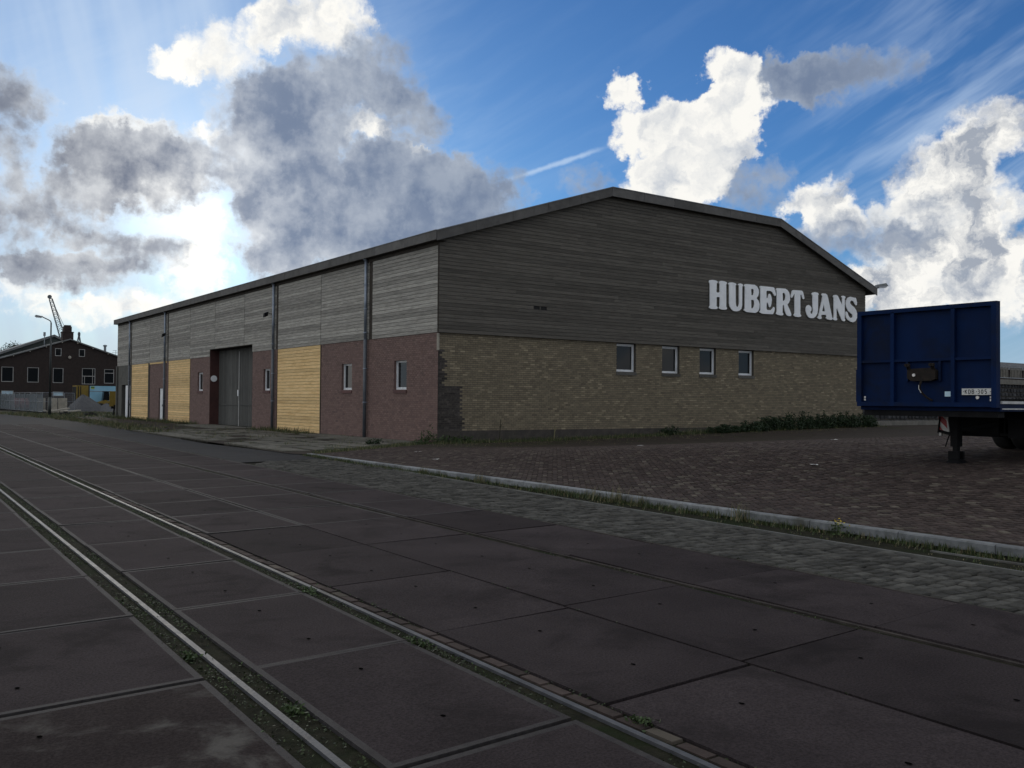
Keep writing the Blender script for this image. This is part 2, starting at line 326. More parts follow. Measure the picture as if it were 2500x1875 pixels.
MT['yellow_brick'] = surf('yellow brick', (.160, .133, .090), (.212, .179, .122), 14., rough=.88, bump=.3, bscale=60, rv=.17, stain=(.135, .113, .080), stscale=.45, stamt=.65, c3=(.275, .233, .158), c3amt=.14)
MT['dark_brick'] = surf('sooty old brick', (.034, .030, .028), (.070, .060, .054), 9., rough=.85, bump=.4, bscale=50, rv=.4)
MT['red_brick'] = surf('painted red brick', (.155, .100, .088), (.195, .128, .112), 6., rough=.85, bump=.25, bscale=60, rv=.16, stain=(.12, .085, .076), stscale=.7, stamt=.6)
MT['mortar'] = surf('mortar', (.058, .052, .043), (.085, .077, .064), 8., rough=.95, bump=.3, rv=0)
MT['mortar_red'] = surf('painted mortar', (.125, .080, .072), (.16, .102, .092), 5., rough=.9, bump=.3, rv=0)
MT['plinth'] = surf('damp plinth render', (.040, .036, .032), (.070, .060, .052), 3., rough=.9, bump=.4, rv=0, stain=(.03, .034, .02), stscale=1., stamt=.6)
MT['plaster'] = surf('grey render', (.075, .074, .066), (.105, .102, .09), 2., rough=.9, bump=.3, rv=0, stain=(.045, .045, .04), stscale=1., stamt=.6)
MT['gable_wood'] = wood('weathered dark boarding', (.078, .071, .061), (.118, .109, .094), (.056, .052, .045), .2)
MT['side_wood'] = wood('weathered grey boarding', (.22, .212, .19), (.38, .365, .33), (.15, .145, .13), .26)
MT['pine'] = wood('fresh pine boarding', (.64, .43, .19), (.82, .60, .31), (.54, .34, .14), .14)
MT['batten'] = wood('dark timber', (.03, .025, .02), (.06, .05, .04), (.02, .018, .015))
MT['door_wood'] = wood('grey plank door', (.060, .061, .057), (.100, .100, .094), (.042, .042, .039), .22)
MT['felt'] = surf('roofing felt', (.060, .060, .062), (.095, .095, .098), 3., rough=.85, bump=.3, bscale=60, rv=.1)
MT['fascia'] = surf('fascia sheet', (.095, .092, .088), (.130, .126, .121), 2., rough=.7, r2=.88, bump=.1, rv=.16, spec=.25, stain=(.065, .063, .06), stscale=1.5, stamt=.6)
MT['trim'] = surf('zinc trim', (.13, .135, .145), (.19, .195, .205), 4., rough=.45, r2=.65, metal=.4, rv=.1, bump=.1)
MT['zinc'] = surf('zinc downpipe', (.20, .24, .30), (.30, .34, .40), 4., rough=.35, r2=.55, metal=.55, rv=.06, bump=.1, stain=(.12, .14, .17), stscale=1.5, stamt=.4)
MT['iron_pipe'] = plain('painted iron pipe', (.075, .085, .10), .5)
MT['white_paint'] = surf('white frame paint', (.62, .64, .66), (.74, .76, .78), 4., rough=.4, rv=.04, bump=.05, stain=(.45, .45, .44), stscale=3., stamt=.4)
MT['grey_paint'] = plain('aged frame paint', (.34, .34, .33), .6)
MT['bank_concrete'] = surf('dull concrete', (.12, .115, .10), (.18, .17, .15), 3., rough=.9, bump=.3, rv=.15)
MT['sill'] = surf('brick sill', (.060, .058, .052), (.10, .095, .085), 12., rough=.8, bump=.3, rv=.2)
MT['red_sill'] = surf('red tile sill', (.085, .040, .036), (.12, .055, .05), 12., rough=.7, bump=.2, rv=.2)
MT['glass'] = glass('window glass')
MT['dark'] = plain('dark interior', (.012, .012, .012), .9)
MT['letter'] = surf('white sign panel', (.80, .82, .84), (.88, .90, .92), 2.5, rough=.5, bump=.06, rv=.05, stain=(.66, .68, .70), stscale=1.6, stamt=.4)
MT['blue'] = surf('blue trailer paint', (.0016, .0105, .046), (.0026, .0155, .066), 1.6, rough=.55, r2=.75, bump=.08, rv=.08, spec=.1, stain=(.006, .010, .024), stscale=1.3, stamt=.75)
MT['chassis'] = surf('chassis black', (.007, .007, .008), (.013, .013, .014), 4., rough=.75, spec=.12, bump=.1, rv=.1)
MT['rubber'] = surf('tyre rubber', (.012, .012, .013), (.022, .022, .022), 8., rough=.85, rv=0, bump=.2)
MT['deckwood'] = surf('snow white deck edge', (.42, .42, .42), (.58, .58, .58), 9., rough=.8, bump=.4, rv=0)
MT['plate'] = plain('number plate', (.62, .62, .60), .4)
MT['ink'] = plain('black lettering', (.015, .015, .016), .5)
MT['sticker'] = plain('pale blue sticker', (.45, .62, .72), .5)
MT['red'] = plain('reflector red', (.42, .02, .03), .35)
MT['white'] = plain('reflector white', (.70, .68, .66), .4)
MT['rust'] = surf('rusty iron', (.008, .006, .005), (.017, .011, .008), 12., rough=.9, bump=.5, rv=.2)
MT['brown_brick'] = surf('dark brown brick', (.024, .0175, .016), (.036, .026, .023), 3., rough=.9, bump=.3, rv=.12)
MT['green_sheet'] = surf('dark green sheeting', (.030, .040, .036), (.044, .056, .05), 1., rough=.6, bump=.1, rv=.05)
MT['roof_grey'] = surf('grey roof sheet', (.13, .135, .135), (.18, .185, .185), 2., rough=.7, bump=.2, rv=.05)
MT['steel_grey'] = plain('galvanised steel', (.22, .24, .26), .5, .4)
MT['post_green'] = plain('dark green post paint', (.020, .026, .026), .5)
MT['concrete'] = surf('pale concrete', (.28, .26, .22), (.40, .37, .31), 3., rough=.9, bump=.3, rv=.15, stain=(.2, .19, .16), stscale=1., stamt=.5)
MT['gravel'] = surf('gravel', (.060, .062, .066), (.11, .112, .118), 12., rough=.95, bump=.9, bscale=40, rv=0)
MT['crane'] = plain('crane lattice paint', (.10, .115, .13), .6)
MT['yellow'] = plain('safety yellow', (.20, .135, .016), .6)
MT['sky_blue'] = surf('blue hoarding sheet', (.20, .42, .56), (.27, .50, .64), .8, rough=.55, rv=0, bump=.05)
MT['sheet'] = surf('grey netting', (.085, .105, .12), (.13, .15, .165), 2., rough=.8, rv=.2, bump=.2)
MT['car_red'] = plain('red car paint', (.22, .02, .03), .3)
MT['basalt'] = surf('basalt block', (.018, .019, .022), (.040, .041, .045), 5., rough=.8, bump=.5, rv=.45)
MT['lamp_grey'] = plain('lamp housing grey', (.16, .17, .18), .5)
MT['lamp_glass'] = plain('lamp lens', (.5, .52, .55), .25)
MT['leaf_dark'] = leafmat('nettle leaf', (.010, .022, .008), (.022, .042, .014))
MT['leaf'] = leafmat('weed leaf', (.022, .042, .011), (.045, .072, .02))
MT['grass'] = leafmat('grass blade', (.026, .044, .012), (.056, .076, .024))
MT['straw'] = leafmat('dry grass', (.11, .098, .05), (.19, .165, .085))
MT['moss'] = leafmat('moss', (.014, .024, .006), (.034, .048, .014))
MT['flower'] = plain('yellow flower', (.55, .42, .02), .6)
MT['paper'] = plain('paper scrap', (.6, .6, .58), .8)
MT['stalk'] = plain('dry stalk', (.03, .028, .015), .9)
for n_ in ('sheet',): MT[n_].node_tree.nodes['Principled BSDF'].inputs['Alpha'].default_value = .62

# ------------------------------------------------------------------ ground, road, rails
def LA(y): return 1.70 + .0256 * y
def LB(y): return 3.06 + .0262 * y
def LC(y): return 4.45 + .0268 * y
def LD(y): return 5.85 + .0335 * y
def LE(y): return 7.25 + .036 * y
def LF(y): return 9.05 + .03 * y + .0018 * y * y if y > 0 else 9.05 + .03 * y
def LK(y): return 9.9 + .0035 * y + .0012 * y * y if y > 0 else 9.9 + .0035 * y
def sm(a, b, x): t = max(0., min(1., (x - a) / (b - a))); return t * t * (3 - 2 * t)
def yard_z(x, y):
    z1 = .12 + .53 * sm(0, 7.2, x - LK(min(y, 24)) - .2) + .05 * sm(17, 20, x)
    z2 = .04 + .40 * sm(18, 44, x)
    w = sm(12, 27, y)
    return z1 * (1 - w) + z2 * w
def seen(x, y, far=1e9, a0=-36, a1=37, near=1.0):
    d = .5788 * x + .8155 * y; r = .8155 * x - .5788 * y
    return near < d < far and a0 < math.degrees(math.atan2(r, d)) < a1
g = MB(); g.poly([(-1500, -600, -.14), (1500, -600, -.14), (1500, 2200, -.14), (-1500, 2200, -.14)])
tag(g.build('ground', MT['ground']), kind='structure')

road = empty('road'); tag(road, kind='structure')
# sheet under the slabs: dirt showing in joints and rail grooves
b = MB()
for k in range(-6, 62, 4): b.poly([(LA(k) - 9, k, -.018), (LE(k) + .02, k, -.018), (LE(k + 4) + .02, k + 4, -.018), (LA(k + 4) - 9, k + 4, -.018)])
b.build('groove_bed', MT['dirt'], road)
def slab(pts, h, worn=False, rimmed=True):
    """one road plate: concrete field inside a steel edging, bevelled, two dark discs for the shade in the lifting holes"""
    m = MB(); c = Vector((sum(p[0] for p in pts) / 4, sum(p[1] for p in pts) / 4, 0)); rim = .042
    q = [Vector((p[0], p[1], 0)) - c for p in pts]
    tilt = [rng.uniform(-.004, .004) for _ in range(4)]
    inn = []
    for i in range(4):
        a = (q[(i + 1) % 4] - q[i]).normalized(); d = (q[i - 1] - q[i]).normalized(); inn.append(q[i] + (a + d) * rim)
    z = [h + t for t in tilt]
    for i in range(4):
        j = (i + 1) % 4
        m.poly([(*q[i][:2], -.05), (*q[j][:2], -.05), (*q[j][:2], z[j]), (*q[i][:2], z[i])], 1)
        m.poly([(*q[i][:2], z[i]), (*q[j][:2], z[j]), (*inn[j][:2], z[j]), (*inn[i][:2], z[i])], 1)
    m.poly([(*inn[i][:2], z[i]) for i in range(4)], 0)
    for s in (-.27, .27):
        p = (q[0] * (.5 - s) + q[1] * (.5 - s) + q[2] * (.5 + s) + q[3] * (.5 + s)) / 2
        m.poly([(p.x + .014 * math.cos(t * 1.047), p.y + .020 * math.sin(t * 1.047), h + .0055) for t in range(6)], 2)  # flat near-black discs on top: shade of the holes put in as colour
    return m.build('road_slab', [MT['slab_worn' if worn else 'slab'], MT['steel_rim_glare' if rimmed else 'slab'], MT['pit_shade']], road, loc=(c.x, c.y, 0), normals=False)
bands = [(lambda y: LA(y) - 5.66, lambda y: LA(y) - 3.83, .0, 0), (lambda y: LA(y) - 3.81, lambda y: LA(y) - 2.0, .05, 0), (lambda y: LA(y) - 1.98, lambda y: LA(y) - .145, .0, 0),
         (lambda y: LA(y) + .145, lambda y: LB(y) - .145, .02, .0), (lambda y: LB(y) + .15, lambda y: LC(y) - .012, .10, 0),
         (lambda y: LC(y) + .012, lambda y: LD(y) - .075, .16, 0), (lambda y: LD(y) + .075, lambda y: LE(y) - .05, .12, 0)]
for bi, (l, r, off, _) in enumerate(bands):
    for k in range(-3, 31):
        y0 = 3.58 + 1.83 * k + off + rng.uniform(-.02, .02); y1 = y0 + 1.83 - (.016 if bi < 4 else .024); sk = .07
        xl0, xr0, xl1, xr1 = l(y0), r(y0), l(y1), r(y1)
        if not any(seen(x, y, near=-2.5, a0=-44, a1=46) for x in (xl0, xr0) for y in (y0, y1)): continue
        slab([(xl0, y0 + sk * (xl0 - 1.8)), (xr0, y0 + sk * (xr0 - 1.8)), (xr1, y1 + sk * (xr1 - 1.8)), (xl1, y1 + sk * (xl1 - 1.8))], rng.uniform(-.004, .004), worn=(bi == 2 and k == 0), rimmed=bi < 4 or k >= 4)  # far right-hand slabs get the pale rim too: glare painted as colour
def strip(name, f, w, y0, y1, z, mat, h=.05, step=3.0, parent=None, kind=None):
    m = MB(); y = y0
    while y < y1 - 1e-6:
        e = min(y + step, y1)
        m.hexa([(f(y) - w / 2, y, z - h), (f(y) + w / 2, y, z - h), (f(e) + w / 2, e, z - h), (f(e) - w / 2, e, z - h),
                (f(y) - w / 2 + .006, y, z), (f(y) + w / 2 - .006, y, z), (f(e) + w / 2 - .006, e, z), (f(e) - w / 2 + .006, e, z)], 0, skip=(0,))
        y = e
    o = m.build(name, mat, parent)
    if kind: o['kind'] = kind
    return o
for f, lab in ((LA, 'steel tram rail sunk in the road, left of the two bright rails'), (LB, 'steel tram rail sunk in the road, right of the two bright rails')):
    o = strip('rail', f, .050, -3, 72, -.001, MT['rail'], .07); tag(o, lab, 'rail', 'rails in the slab road')
o = strip('rail', LF, .055, -2, 24, .008, MT['old_rail'], .05); tag(o, 'thin worn rail edging the cobble strip beside the kerb', 'rail')
o = strip('rail', lambda y: LK(y) - .28, .05, -2, 5.7, .010, MT['old_rail'], .05); tag(o, 'short rail stub between the thin rail and the kerb', 'rail')
strip('groove_filler', lambda y: LD(y) + .03, .045, -3, 60, -.005, MT['filler'], .04, parent=road)
strip('groove_filler', lambda y: LE(y) - .01, .04, -3, 60, -.004, MT['filler'], .04, parent=road)
# row of small bricks right of the second rail
for k in range(70):
    y = 2.2 + k * .215
    m = MB(); dx = .04
    m.hexa([(-dx, -.1, -.04), (dx, -.1, -.04), (dx, .1, -.04), (-dx, .1, -.04), (-dx + .006, -.094, 0), (dx - .006, -.094, 0), (dx - .006, .094, 0), (-dx + .006, .094, 0)], 0, skip=(0,))
    m.build('brick', MT['clinker'], road, loc=(LB(y) + .093 + rng.uniform(-.006, .006), y, -.006 + rng.uniform(-.01, .004)))
# asphalt beyond the slabs and between slabs and pavement
m = MB()
m.poly([(-30, 57.5, -.008), (LE(57.5) + 3.2, 57.5, -.008), (12.2, 76, -.008), (11.5, 96, -.008), (4, 150, -.008), (-70, 150, -.008), (-60, 57.5, -.008)])
m.poly([(LE(23.2), 23.2, -.012), (LF(23.2) + .1, 23.9, -.012), (10.45, 33.5, -.012), (11.3, 47.5, -.012), (LE(57.5) + 3.2, 57.5, -.012), (LE(57.5), 57.5, -.012)])
tag(m.build('asphalt', MT['asphalt'], normals=False), kind='structure')

# ---- cobble strip between the slabs and the thin rail
def stone_geo(lx, ly, h, j, inset):
    c = [(-lx / 2, -ly / 2), (lx / 2, -ly / 2), (lx / 2, ly / 2), (-lx / 2, ly / 2)]
    c = [(x + rng.uniform(-j, j), y + rng.uniform(-j, j)) for x, y in c]
    lo = [(x, y, -h) for x, y in c]; mid = [(x, y, -.016) for x, y in c]
    top = [(x * (1 - inset / abs(x) if abs(x) > inset else 1), y * (1 - inset / abs(y) if abs(y) > inset else 1), rng.uniform(-.003, .003)) for x, y in c]
    V = lo + mid + top; F = []
    for i in range(4):
        k = (i + 1) % 4; F += [(i, k, 4 + k, 4 + i), (4 + i, 4 + k, 8 + k, 8 + i)]
    F.append((8, 9, 10, 11)); return V, F
class Many:
    """a lot of small pieces: the ones shown largest become objects, the rest one mesh"""
    def __init__(s, name, mat, parent, geos, limit):
        s.name, s.mat, s.parent, s.geos, s.limit = name, mat, parent, geos, limit; s.items = []
    def add(s, x, y, z, rz): s.items.append((x * x + y * y, x, y, z, rz, rng.randrange(len(s.geos))))
    def finish(s, restname):
        s.items.sort()
        mes = []
        for V, F in s.geos:
            b = MB(); b.v = list(V); b.f = list(F); b.m = [0] * len(F); b.r = [0.] * len(F); mes.append(b.mesh(s.name, s.mat))
        for (_, x, y, z, rz, gi) in s.items[:s.limit]: inst(s.name, mes[gi], (x, y, z), s.parent, (0, 0, rz))
        b = MB()
        for (_, x, y, z, rz, gi) in s.items[s.limit:]:
            V, F = s.geos[gi]; o = len(b.v); c, sn = math.cos(rz), math.sin(rz); r = rng.random()
            b.v += [(x + c * p[0] - sn * p[1], y + sn * p[0] + c * p[1], z + p[2]) for p in V]
            b.f += [tuple(o + i for i in f) for f in F]; b.m += [0] * len(F); b.r += [r] * len(F)
        if b.v: b.build(restname, s.mat, s.parent, kind='stuff', normals=False)
cob = empty('cobbled_strip'); tag(cob, kind='structure')
m = MB()
for k in range(-4, 24, 2): m.poly([(LE(k) + .02, k, -.035), (LF(k), k, -.035), (LF(k + 2), k + 2, -.035), (LE(k + 2) + .02, k + 2, -.035)])
m.poly([(LE(-4), -4, -.04), (LE(24), 24, -.04), (LF(24) + .3, 24, -.04), (LF(-4), -4, -.04)])
m.build('joint_bed', MT['bed'], cob, normals=False)
MC = Many('cobble', MT['cobble'], cob, [stone_geo(.121, ly, .05, .010, .014) for ly in (.15, .16, .172, .185, .165, .155)], 300)
y = -2.6
while y < 23.4:
    x = LE(y) + .09 + rng.uniform(0, .06); x1 = LF(y) - .1
    if y > 22.2: x += (y - 22.2) * .6
    while x < x1:
        w = rng.uniform(.16, .2)
        if seen(x, y, a1=40): MC.add(x, y + .02 * math.sin(x * 2.1) + rng.uniform(-.008, .008), rng.uniform(-.012, .006), math.pi / 2 + rng.uniform(-.06, .06))
        x += w
    y += .142
MC.finish('cobbles')

# ---- dirt strip under the kerb grass, kerb stones, yard
m = MB()
for k in range(-4, 26, 2): m.poly([(LF(k) + .02, k, -.012), (LK(k), k, -.004), (LK(k + 2), k + 2, -.004), (LF(k + 2) + .02, k + 2, -.012)])
tag(m.build('gutter', MT['dirt'], normals=False), kind='structure')
kerb = empty('kerb'); tag(kerb, kind='structure')
y = -2.0; kz = lambda yy: .12 * (1 - sm(12, 27, yy)) + .05 * sm(12, 27, yy)
while y < 24.6:
    e = min(y + 1.3 + rng.uniform(-.2, .2), 25.3); a, c, j = .014, .16, rng.uniform(-.006, .006)
    m = MB(); g0 = .006
    prof = [(0, -.1), (0, -a), (a, 0), (c - a, 0), (c, -a), (c, -.1)]
    P0 = [(LK(y) + u + j, y + g0, kz(y) + v) for u, v in prof]; P1 = [(LK(e) + u + j, e - g0, kz(e) + v) for u, v in prof]
    for i in range(5): m.poly([P0[i], P0[i + 1], P1[i + 1], P1[i]])
    m.poly(P0); m.poly(list(reversed(P1))); m.build('kerb_stone', MT['kerb'], kerb); y = e
yard = empty('yard'); tag(yard, kind='structure')
m = MB(); NX, NY = 60, 44
xs = [i / NX for i in range(NX + 1)]
def ypt(i, j):
    y = -8 + 38.2 * j / NY; x0 = LK(min(max(y, -8), 25)) + .1 + max(0, y - 25) * 1.45; t = xs[i]; x = x0 + (75 - x0) * (t ** 1.6); return (x, y, yard_z(x, y) - .014)
for i in range(NX):
    for j in range(NY): m.poly([ypt(i, j), ypt(i + 1, j), ypt(i + 1, j + 1), ypt(i, j + 1)])
m.build('paving_bed', MT['yard'], yard, normals=False)
# herringbone clinkers
CK = Many('clinker', MT['clinker'], yard, [stone_geo(.196, .094, .02, .004, .007) for _ in range(5)], 300)
for gidx in CK.geos: pass
CK.geos = [(V[4:], [tuple(i - 4 for i in f) for f in F if min(f) >= 4]) for V, F in CK.geos]
A = .1; ang = R(52); ca, sa = math.cos(ang), math.sin(ang)
for a in range(-260, 420):
    for bq in range(-260, 420):
        mm = (a - bq) % 4
        if mm == 0: u, v, rz = (a + 1) * A, (bq + .5) * A, 0.
        elif mm == 3: u, v, rz = (a + .5) * A, (bq + 1) * A, math.pi / 2
        else: continue
        x = 12 + ca * u - sa * v; y = 6 + sa * u + ca * v
        if y > 29.3 or x < LK(min(y, 25)) + .23 + max(0, y - 25) * 1.5 or not seen(x, y, 31, -33, 35, 4): continue
        CK.add(x, y, yard_z(x, y) + rng.uniform(-.003, .002), ang + rz + rng.uniform(-.015, .015))
CK.finish('clinkers')
# ---- broken paving flags and earth in front of the long side
earth = MB()
for (x0, y0, x1, y1) in ((10.5, 26, 17.6, 48), (11.4, 48, 17.6, 60), (12.1, 60, 17.6, 82)):
    earth.poly([(x0 + (.0 if y0 > 26 else .1), y0, .004), (x1, y0, .01), (x1, y1, .01), (x0 + (.75 if y0 < 40 else .5), y1, .004)])
earth.poly([(11.2, 25.4, .004), (17.7, 29.6, .012), (17.6, 26.01 + 4, .011), (10.6, 26.0, .004)])
tag(earth.build('forecourt', MT['yard'], normals=False), kind='structure')
fore = empty('pavement'); tag(fore, kind='structure')
for r_ in range(7):
    x0 = 10.7 + r_ * .98
    y = 26.6 + .72 * max(0, x0 - 11.4) + rng.uniform(0, .5)
    lim = 47 - r_ * .2
    while y < lim:
        ln = rng.choice((1.0, 1.5, 2.0, 2.0)); o = .025 * (y - 26)
        if rng.random() > .1 and x0 + o < 16.5:
            m = MB(); gp = rng.uniform(.03, .09); z = [.035 + rng.uniform(-.018, .022) for _ in range(4)]
            px = [(x0 + o + gp, y + gp), (x0 + o + .98 - gp, y + gp), (x0 + o + .98 - gp, y + ln - gp), (x0 + o + gp, y + ln - gp)]
            px = [(p + rng.uniform(-.03, .03), q + rng.uniform(-.03, .03)) for p, q in px]
            cx, cy = sum(p[0] for p in px) / 4, sum(p[1] for p in px) / 4
            m.hexa([(p - cx, q - cy, -.06) for p, q in px] + [(p - cx, q - cy, zz) for (p, q), zz in zip(px, z)], skip=(0,))
            m.build('paving_flag', MT['flag'], fore, loc=(cx, cy, 0))
        y += ln
m = MB(); m.box(16.62, 30.0, -.05, 17.6, 40.2, .045); m.build('concrete_apron', MT['flag'], fore)
m = MB(); m.box(15.7, 48.6, -.05, 17.9, 56.4, .05); m.build('concrete_apron', MT['flag'], fore)

# ------------------------------------------------------------------ warehouse
LETTERS = {
 'H': [[(31.92,7.14),(31.97,7.19),(32.16,7.22),(32.36,7.21),(32.48,7.17),(32.48,7.12),(32.42,7.07),(32.41,6.69),(32.45,6.66),(32.60,6.67),(32.63,6.70),(32.63,7.05),(32.56,7.13),(32.60,7.19),(32.73,7.22),(32.92,7.22),(33.08,7.19),(33.12,7.15),(33.06,7.08),(33.07,6.05),(33.13,5.99),(33.10,5.93),(32.96,5.90),(32.76,5.90),(32.61,5.93),(32.56,5.97),(32.64,6.03),(32.64,6.44),(32.60,6.46),(32.45,6.45),(32.42,6.42),(32.42,6.04),(32.50,5.98),(32.47,5.92),(32.35,5.89),(32.11,5.88),(31.96,5.91),(31.93,5.96),(31.99,6.03),(31.98,7.03),(31.92,7.10)]],
 'U': [[(33.21,7.15),(33.30,7.19),(33.48,7.21),(33.68,7.19),(33.77,7.14),(33.70,7.08),(33.72,6.24),(33.76,6.12),(33.84,6.08),(33.91,6.12),(33.96,6.25),(33.95,7.09),(33.88,7.13),(33.92,7.18),(34.04,7.21),(34.18,7.18),(34.23,7.13),(34.17,7.07),(34.16,6.18),(34.11,6.02),(33.97,5.92),(33.80,5.88),(33.57,5.88),(33.42,5.96),(33.32,6.08),(33.28,6.21),(33.27,7.06),(33.21,7.12)]],
 'B': [[(34.30,7.15),(34.39,7.20),(34.53,7.21),(35.04,7.22),(35.22,7.15),(35.33,7.01),(35.35,6.87),(35.30,6.72),(35.18,6.59),(35.32,6.48),(35.40,6.33),(35.38,6.12),(35.29,5.97),(35.11,5.89),(34.50,5.89),(34.34,5.93),(34.30,5.97),(34.36,6.06),(34.36,7.05),(34.30,7.11)], [(34.79,6.97),(34.84,7.02),(34.92,7.01),(34.98,6.95),(34.99,6.85),(34.96,6.75),(34.88,6.70),(34.81,6.71)], [(34.79,6.46),(34.85,6.50),(34.95,6.49),(35.02,6.41),(35.03,6.29),(34.99,6.15),(34.91,6.09),(34.81,6.09)]],
 'E': [[(35.41,7.16),(35.49,7.20),(36.38,7.21),(36.47,7.18),(36.55,7.02),(36.59,6.89),(36.57,6.82),(36.52,6.79),(36.46,6.83),(36.34,6.96),(36.24,7.01),(35.94,7.01),(35.89,6.96),(35.90,6.67),(35.94,6.64),(36.01,6.67),(36.04,6.79),(36.08,6.86),(36.14,6.88),(36.21,6.83),(36.27,6.70),(36.29,6.58),(36.26,6.40),(36.21,6.27),(36.15,6.22),(36.09,6.25),(36.04,6.36),(35.98,6.44),(35.91,6.44),(35.90,6.14),(35.96,6.08),(36.23,6.09),(36.32,6.15),(36.44,6.26),(36.51,6.21),(36.49,6.09),(36.42,5.95),(36.35,5.90),(35.63,5.88),(35.44,5.92),(35.40,5.96),(35.47,6.05),(35.46,7.08),(35.41,7.12)]],
 'R': [[(36.61,7.14),(36.70,7.19),(37.29,7.21),(37.45,7.16),(37.59,7.04),(37.66,6.85),(37.65,6.67),(37.57,6.54),(37.46,6.45),(37.51,6.36),(37.63,6.21),(37.76,5.98),(37.73,5.90),(37.59,5.88),(37.43,5.91),(37.34,6.00),(37.26,6.15),(37.22,6.34),(37.16,6.41),(37.10,6.39),(37.09,6.02),(37.17,5.96),(37.12,5.90),(37.00,5.88),(36.77,5.89),(36.63,5.92),(36.62,5.96),(36.67,6.04),(36.66,7.06),(36.61,7.10)], [(37.09,6.96),(37.13,7.00),(37.23,6.99),(37.31,6.90),(37.33,6.80),(37.29,6.67),(37.21,6.61),(37.11,6.60)]],
 'T': [[(37.82,7.14),(37.90,7.19),(38.55,7.21),(38.65,7.16),(38.73,6.97),(38.77,6.84),(38.71,6.79),(38.64,6.81),(38.53,6.99),(38.45,7.00),(38.45,6.04),(38.53,5.97),(38.49,5.91),(38.33,5.88),(38.11,5.88),(37.97,5.92),(37.95,5.97),(38.02,6.04),(38.01,6.99),(37.97,7.00),(37.90,6.91),(37.80,6.79),(37.73,6.83),(37.73,6.91)]],
 'J': [[(39.35,7.13),(39.44,7.18),(39.59,7.21),(39.81,7.20),(39.91,7.14),(39.85,7.07),(39.85,6.35),(39.80,6.15),(39.66,5.99),(39.51,5.90),(39.31,5.88),(39.11,5.91),(38.97,6.04),(38.89,6.21),(38.90,6.37),(38.98,6.49),(39.11,6.53),(39.24,6.50),(39.33,6.39),(39.32,6.27),(39.24,6.20),(39.27,6.12),(39.34,6.09),(39.42,6.13),(39.47,6.25),(39.43,6.49),(39.42,7.02),(39.35,7.08)]],
 'A': [[(40.14,7.14),(40.21,7.19),(40.47,7.20),(40.59,7.15),(40.67,7.00),(41.00,6.05),(41.06,5.97),(41.01,5.90),(40.86,5.88),(40.59,5.90),(40.49,5.96),(40.55,6.03),(40.52,6.11),(40.45,6.12),(40.16,6.10),(40.10,6.05),(40.16,5.95),(40.11,5.89),(40.00,5.87),(39.85,5.90),(39.80,5.95),(39.89,6.01),(40.21,6.96),(40.22,7.05),(40.14,7.10)], [(40.31,6.66),(40.44,6.30),(40.39,6.29),(40.19,6.29)]],
 'N': [[(41.09,7.13),(41.16,7.18),(41.32,7.20),(41.48,7.16),(41.86,6.69),(41.86,7.07),(41.78,7.13),(41.83,7.18),(41.95,7.20),(42.09,7.18),(42.13,7.12),(42.06,7.05),(42.06,6.01),(42.12,5.95),(42.07,5.89),(41.93,5.88),(41.83,5.92),(41.41,6.52),(41.37,6.49),(41.38,6.02),(41.44,5.96),(41.38,5.89),(41.23,5.88),(41.10,5.92),(41.09,5.96),(41.16,6.03),(41.15,7.03),(41.09,7.09)]],
 'S': [[(43.12,6.94),(43.11,6.80),(43.04,6.77),(42.95,6.82),(42.85,6.93),(42.73,7.00),(42.64,7.00),(42.53,6.94),(42.53,6.85),(42.64,6.76),(42.88,6.66),(43.05,6.51),(43.13,6.34),(43.12,6.13),(43.00,5.95),(42.79,5.87),(42.55,5.89),(42.31,5.98),(42.19,6.08),(42.12,6.25),(42.15,6.37),(42.22,6.40),(42.31,6.35),(42.38,6.21),(42.50,6.10),(42.64,6.08),(42.75,6.14),(42.74,6.26),(42.59,6.32),(42.35,6.45),(42.21,6.62),(42.15,6.80),(42.19,6.97),(42.33,7.12),(42.54,7.19),(42.83,7.17),(43.00,7.17),(43.06,7.09)]],
}
XS, YG, YE, XR = 17.66, 29.59, 79.68, 43.97     # long-side face, gable face, far end, right side
ZB = 4.11                                       # foot of the boarding
ROOF = [(17.40, 7.80), (25.87, 10.556), (36.7, 10.52), (44.62, 7.75)]
wh = empty('warehouse', (17.66, 29.6, 0), 'large warehouse with grey boarded upper walls, yellow brick gable and white lettering', 'warehouse')
def GP(u, v, t): return (u, YG + t, v)          # gable wall: u along X, t inwards
def SP(u, v, t): return (XS + t, u, v)          # long wall:  u along Y, t inwards
def slots(u0, u1, z0, z1, holes):
    """rectangles of a wall with the holes left out"""
    us = sorted({u0, u1, *[h[0] for h in holes], *[h[1] for h in holes]}); zs = sorted({z0, z1, *[h[2] for h in holes], *[h[3] for h in holes]})
    us = [u for u in us if u0 <= u <= u1]; zs = [z for z in zs if z0 <= z <= z1]; out = []
    for a, b in zip(us, us[1:]):
        for c, d in zip(zs, zs[1:]):
            if not any(h[0] <= (a + b) / 2 <= h[1] and h[2] <= (c + d) / 2 <= h[3] for h in holes): out.append((a, b, c, d))
    return out
def panel(mb, place, r, t, m=0): a, b, c, d = r; mb.poly([place(a, c, t), place(b, c, t), place(b, d, t), place(a, d, t)], m)
def reveal(mb, place, h, t0, t1, m=0):
    a, b, c, d = h
    for p, q in (((a, c), (b, c)), ((b, c), (b, d)), ((b, d), (a, d)), ((a, d), (a, c))):
        mb.poly([place(*p, t0), place(*q, t0), place(*q, t1), place(*p, t1)], m)
GWIN = [(26.50, 27.60, 2.89, 4.10), (29.16, 30.24, 2.89, 4.10), (31.52, 32.60, 2.90, 4.10), (34.14, 35.22, 2.91, 4.10)]
SWIN = [(31.95, 32.97, 2.01, 3.18), (36.78, 37.80, 2.02, 3.18), (46.35, 47.27, 2.04, 3.17), (57.50, 58.53, 2.06, 3.19)]
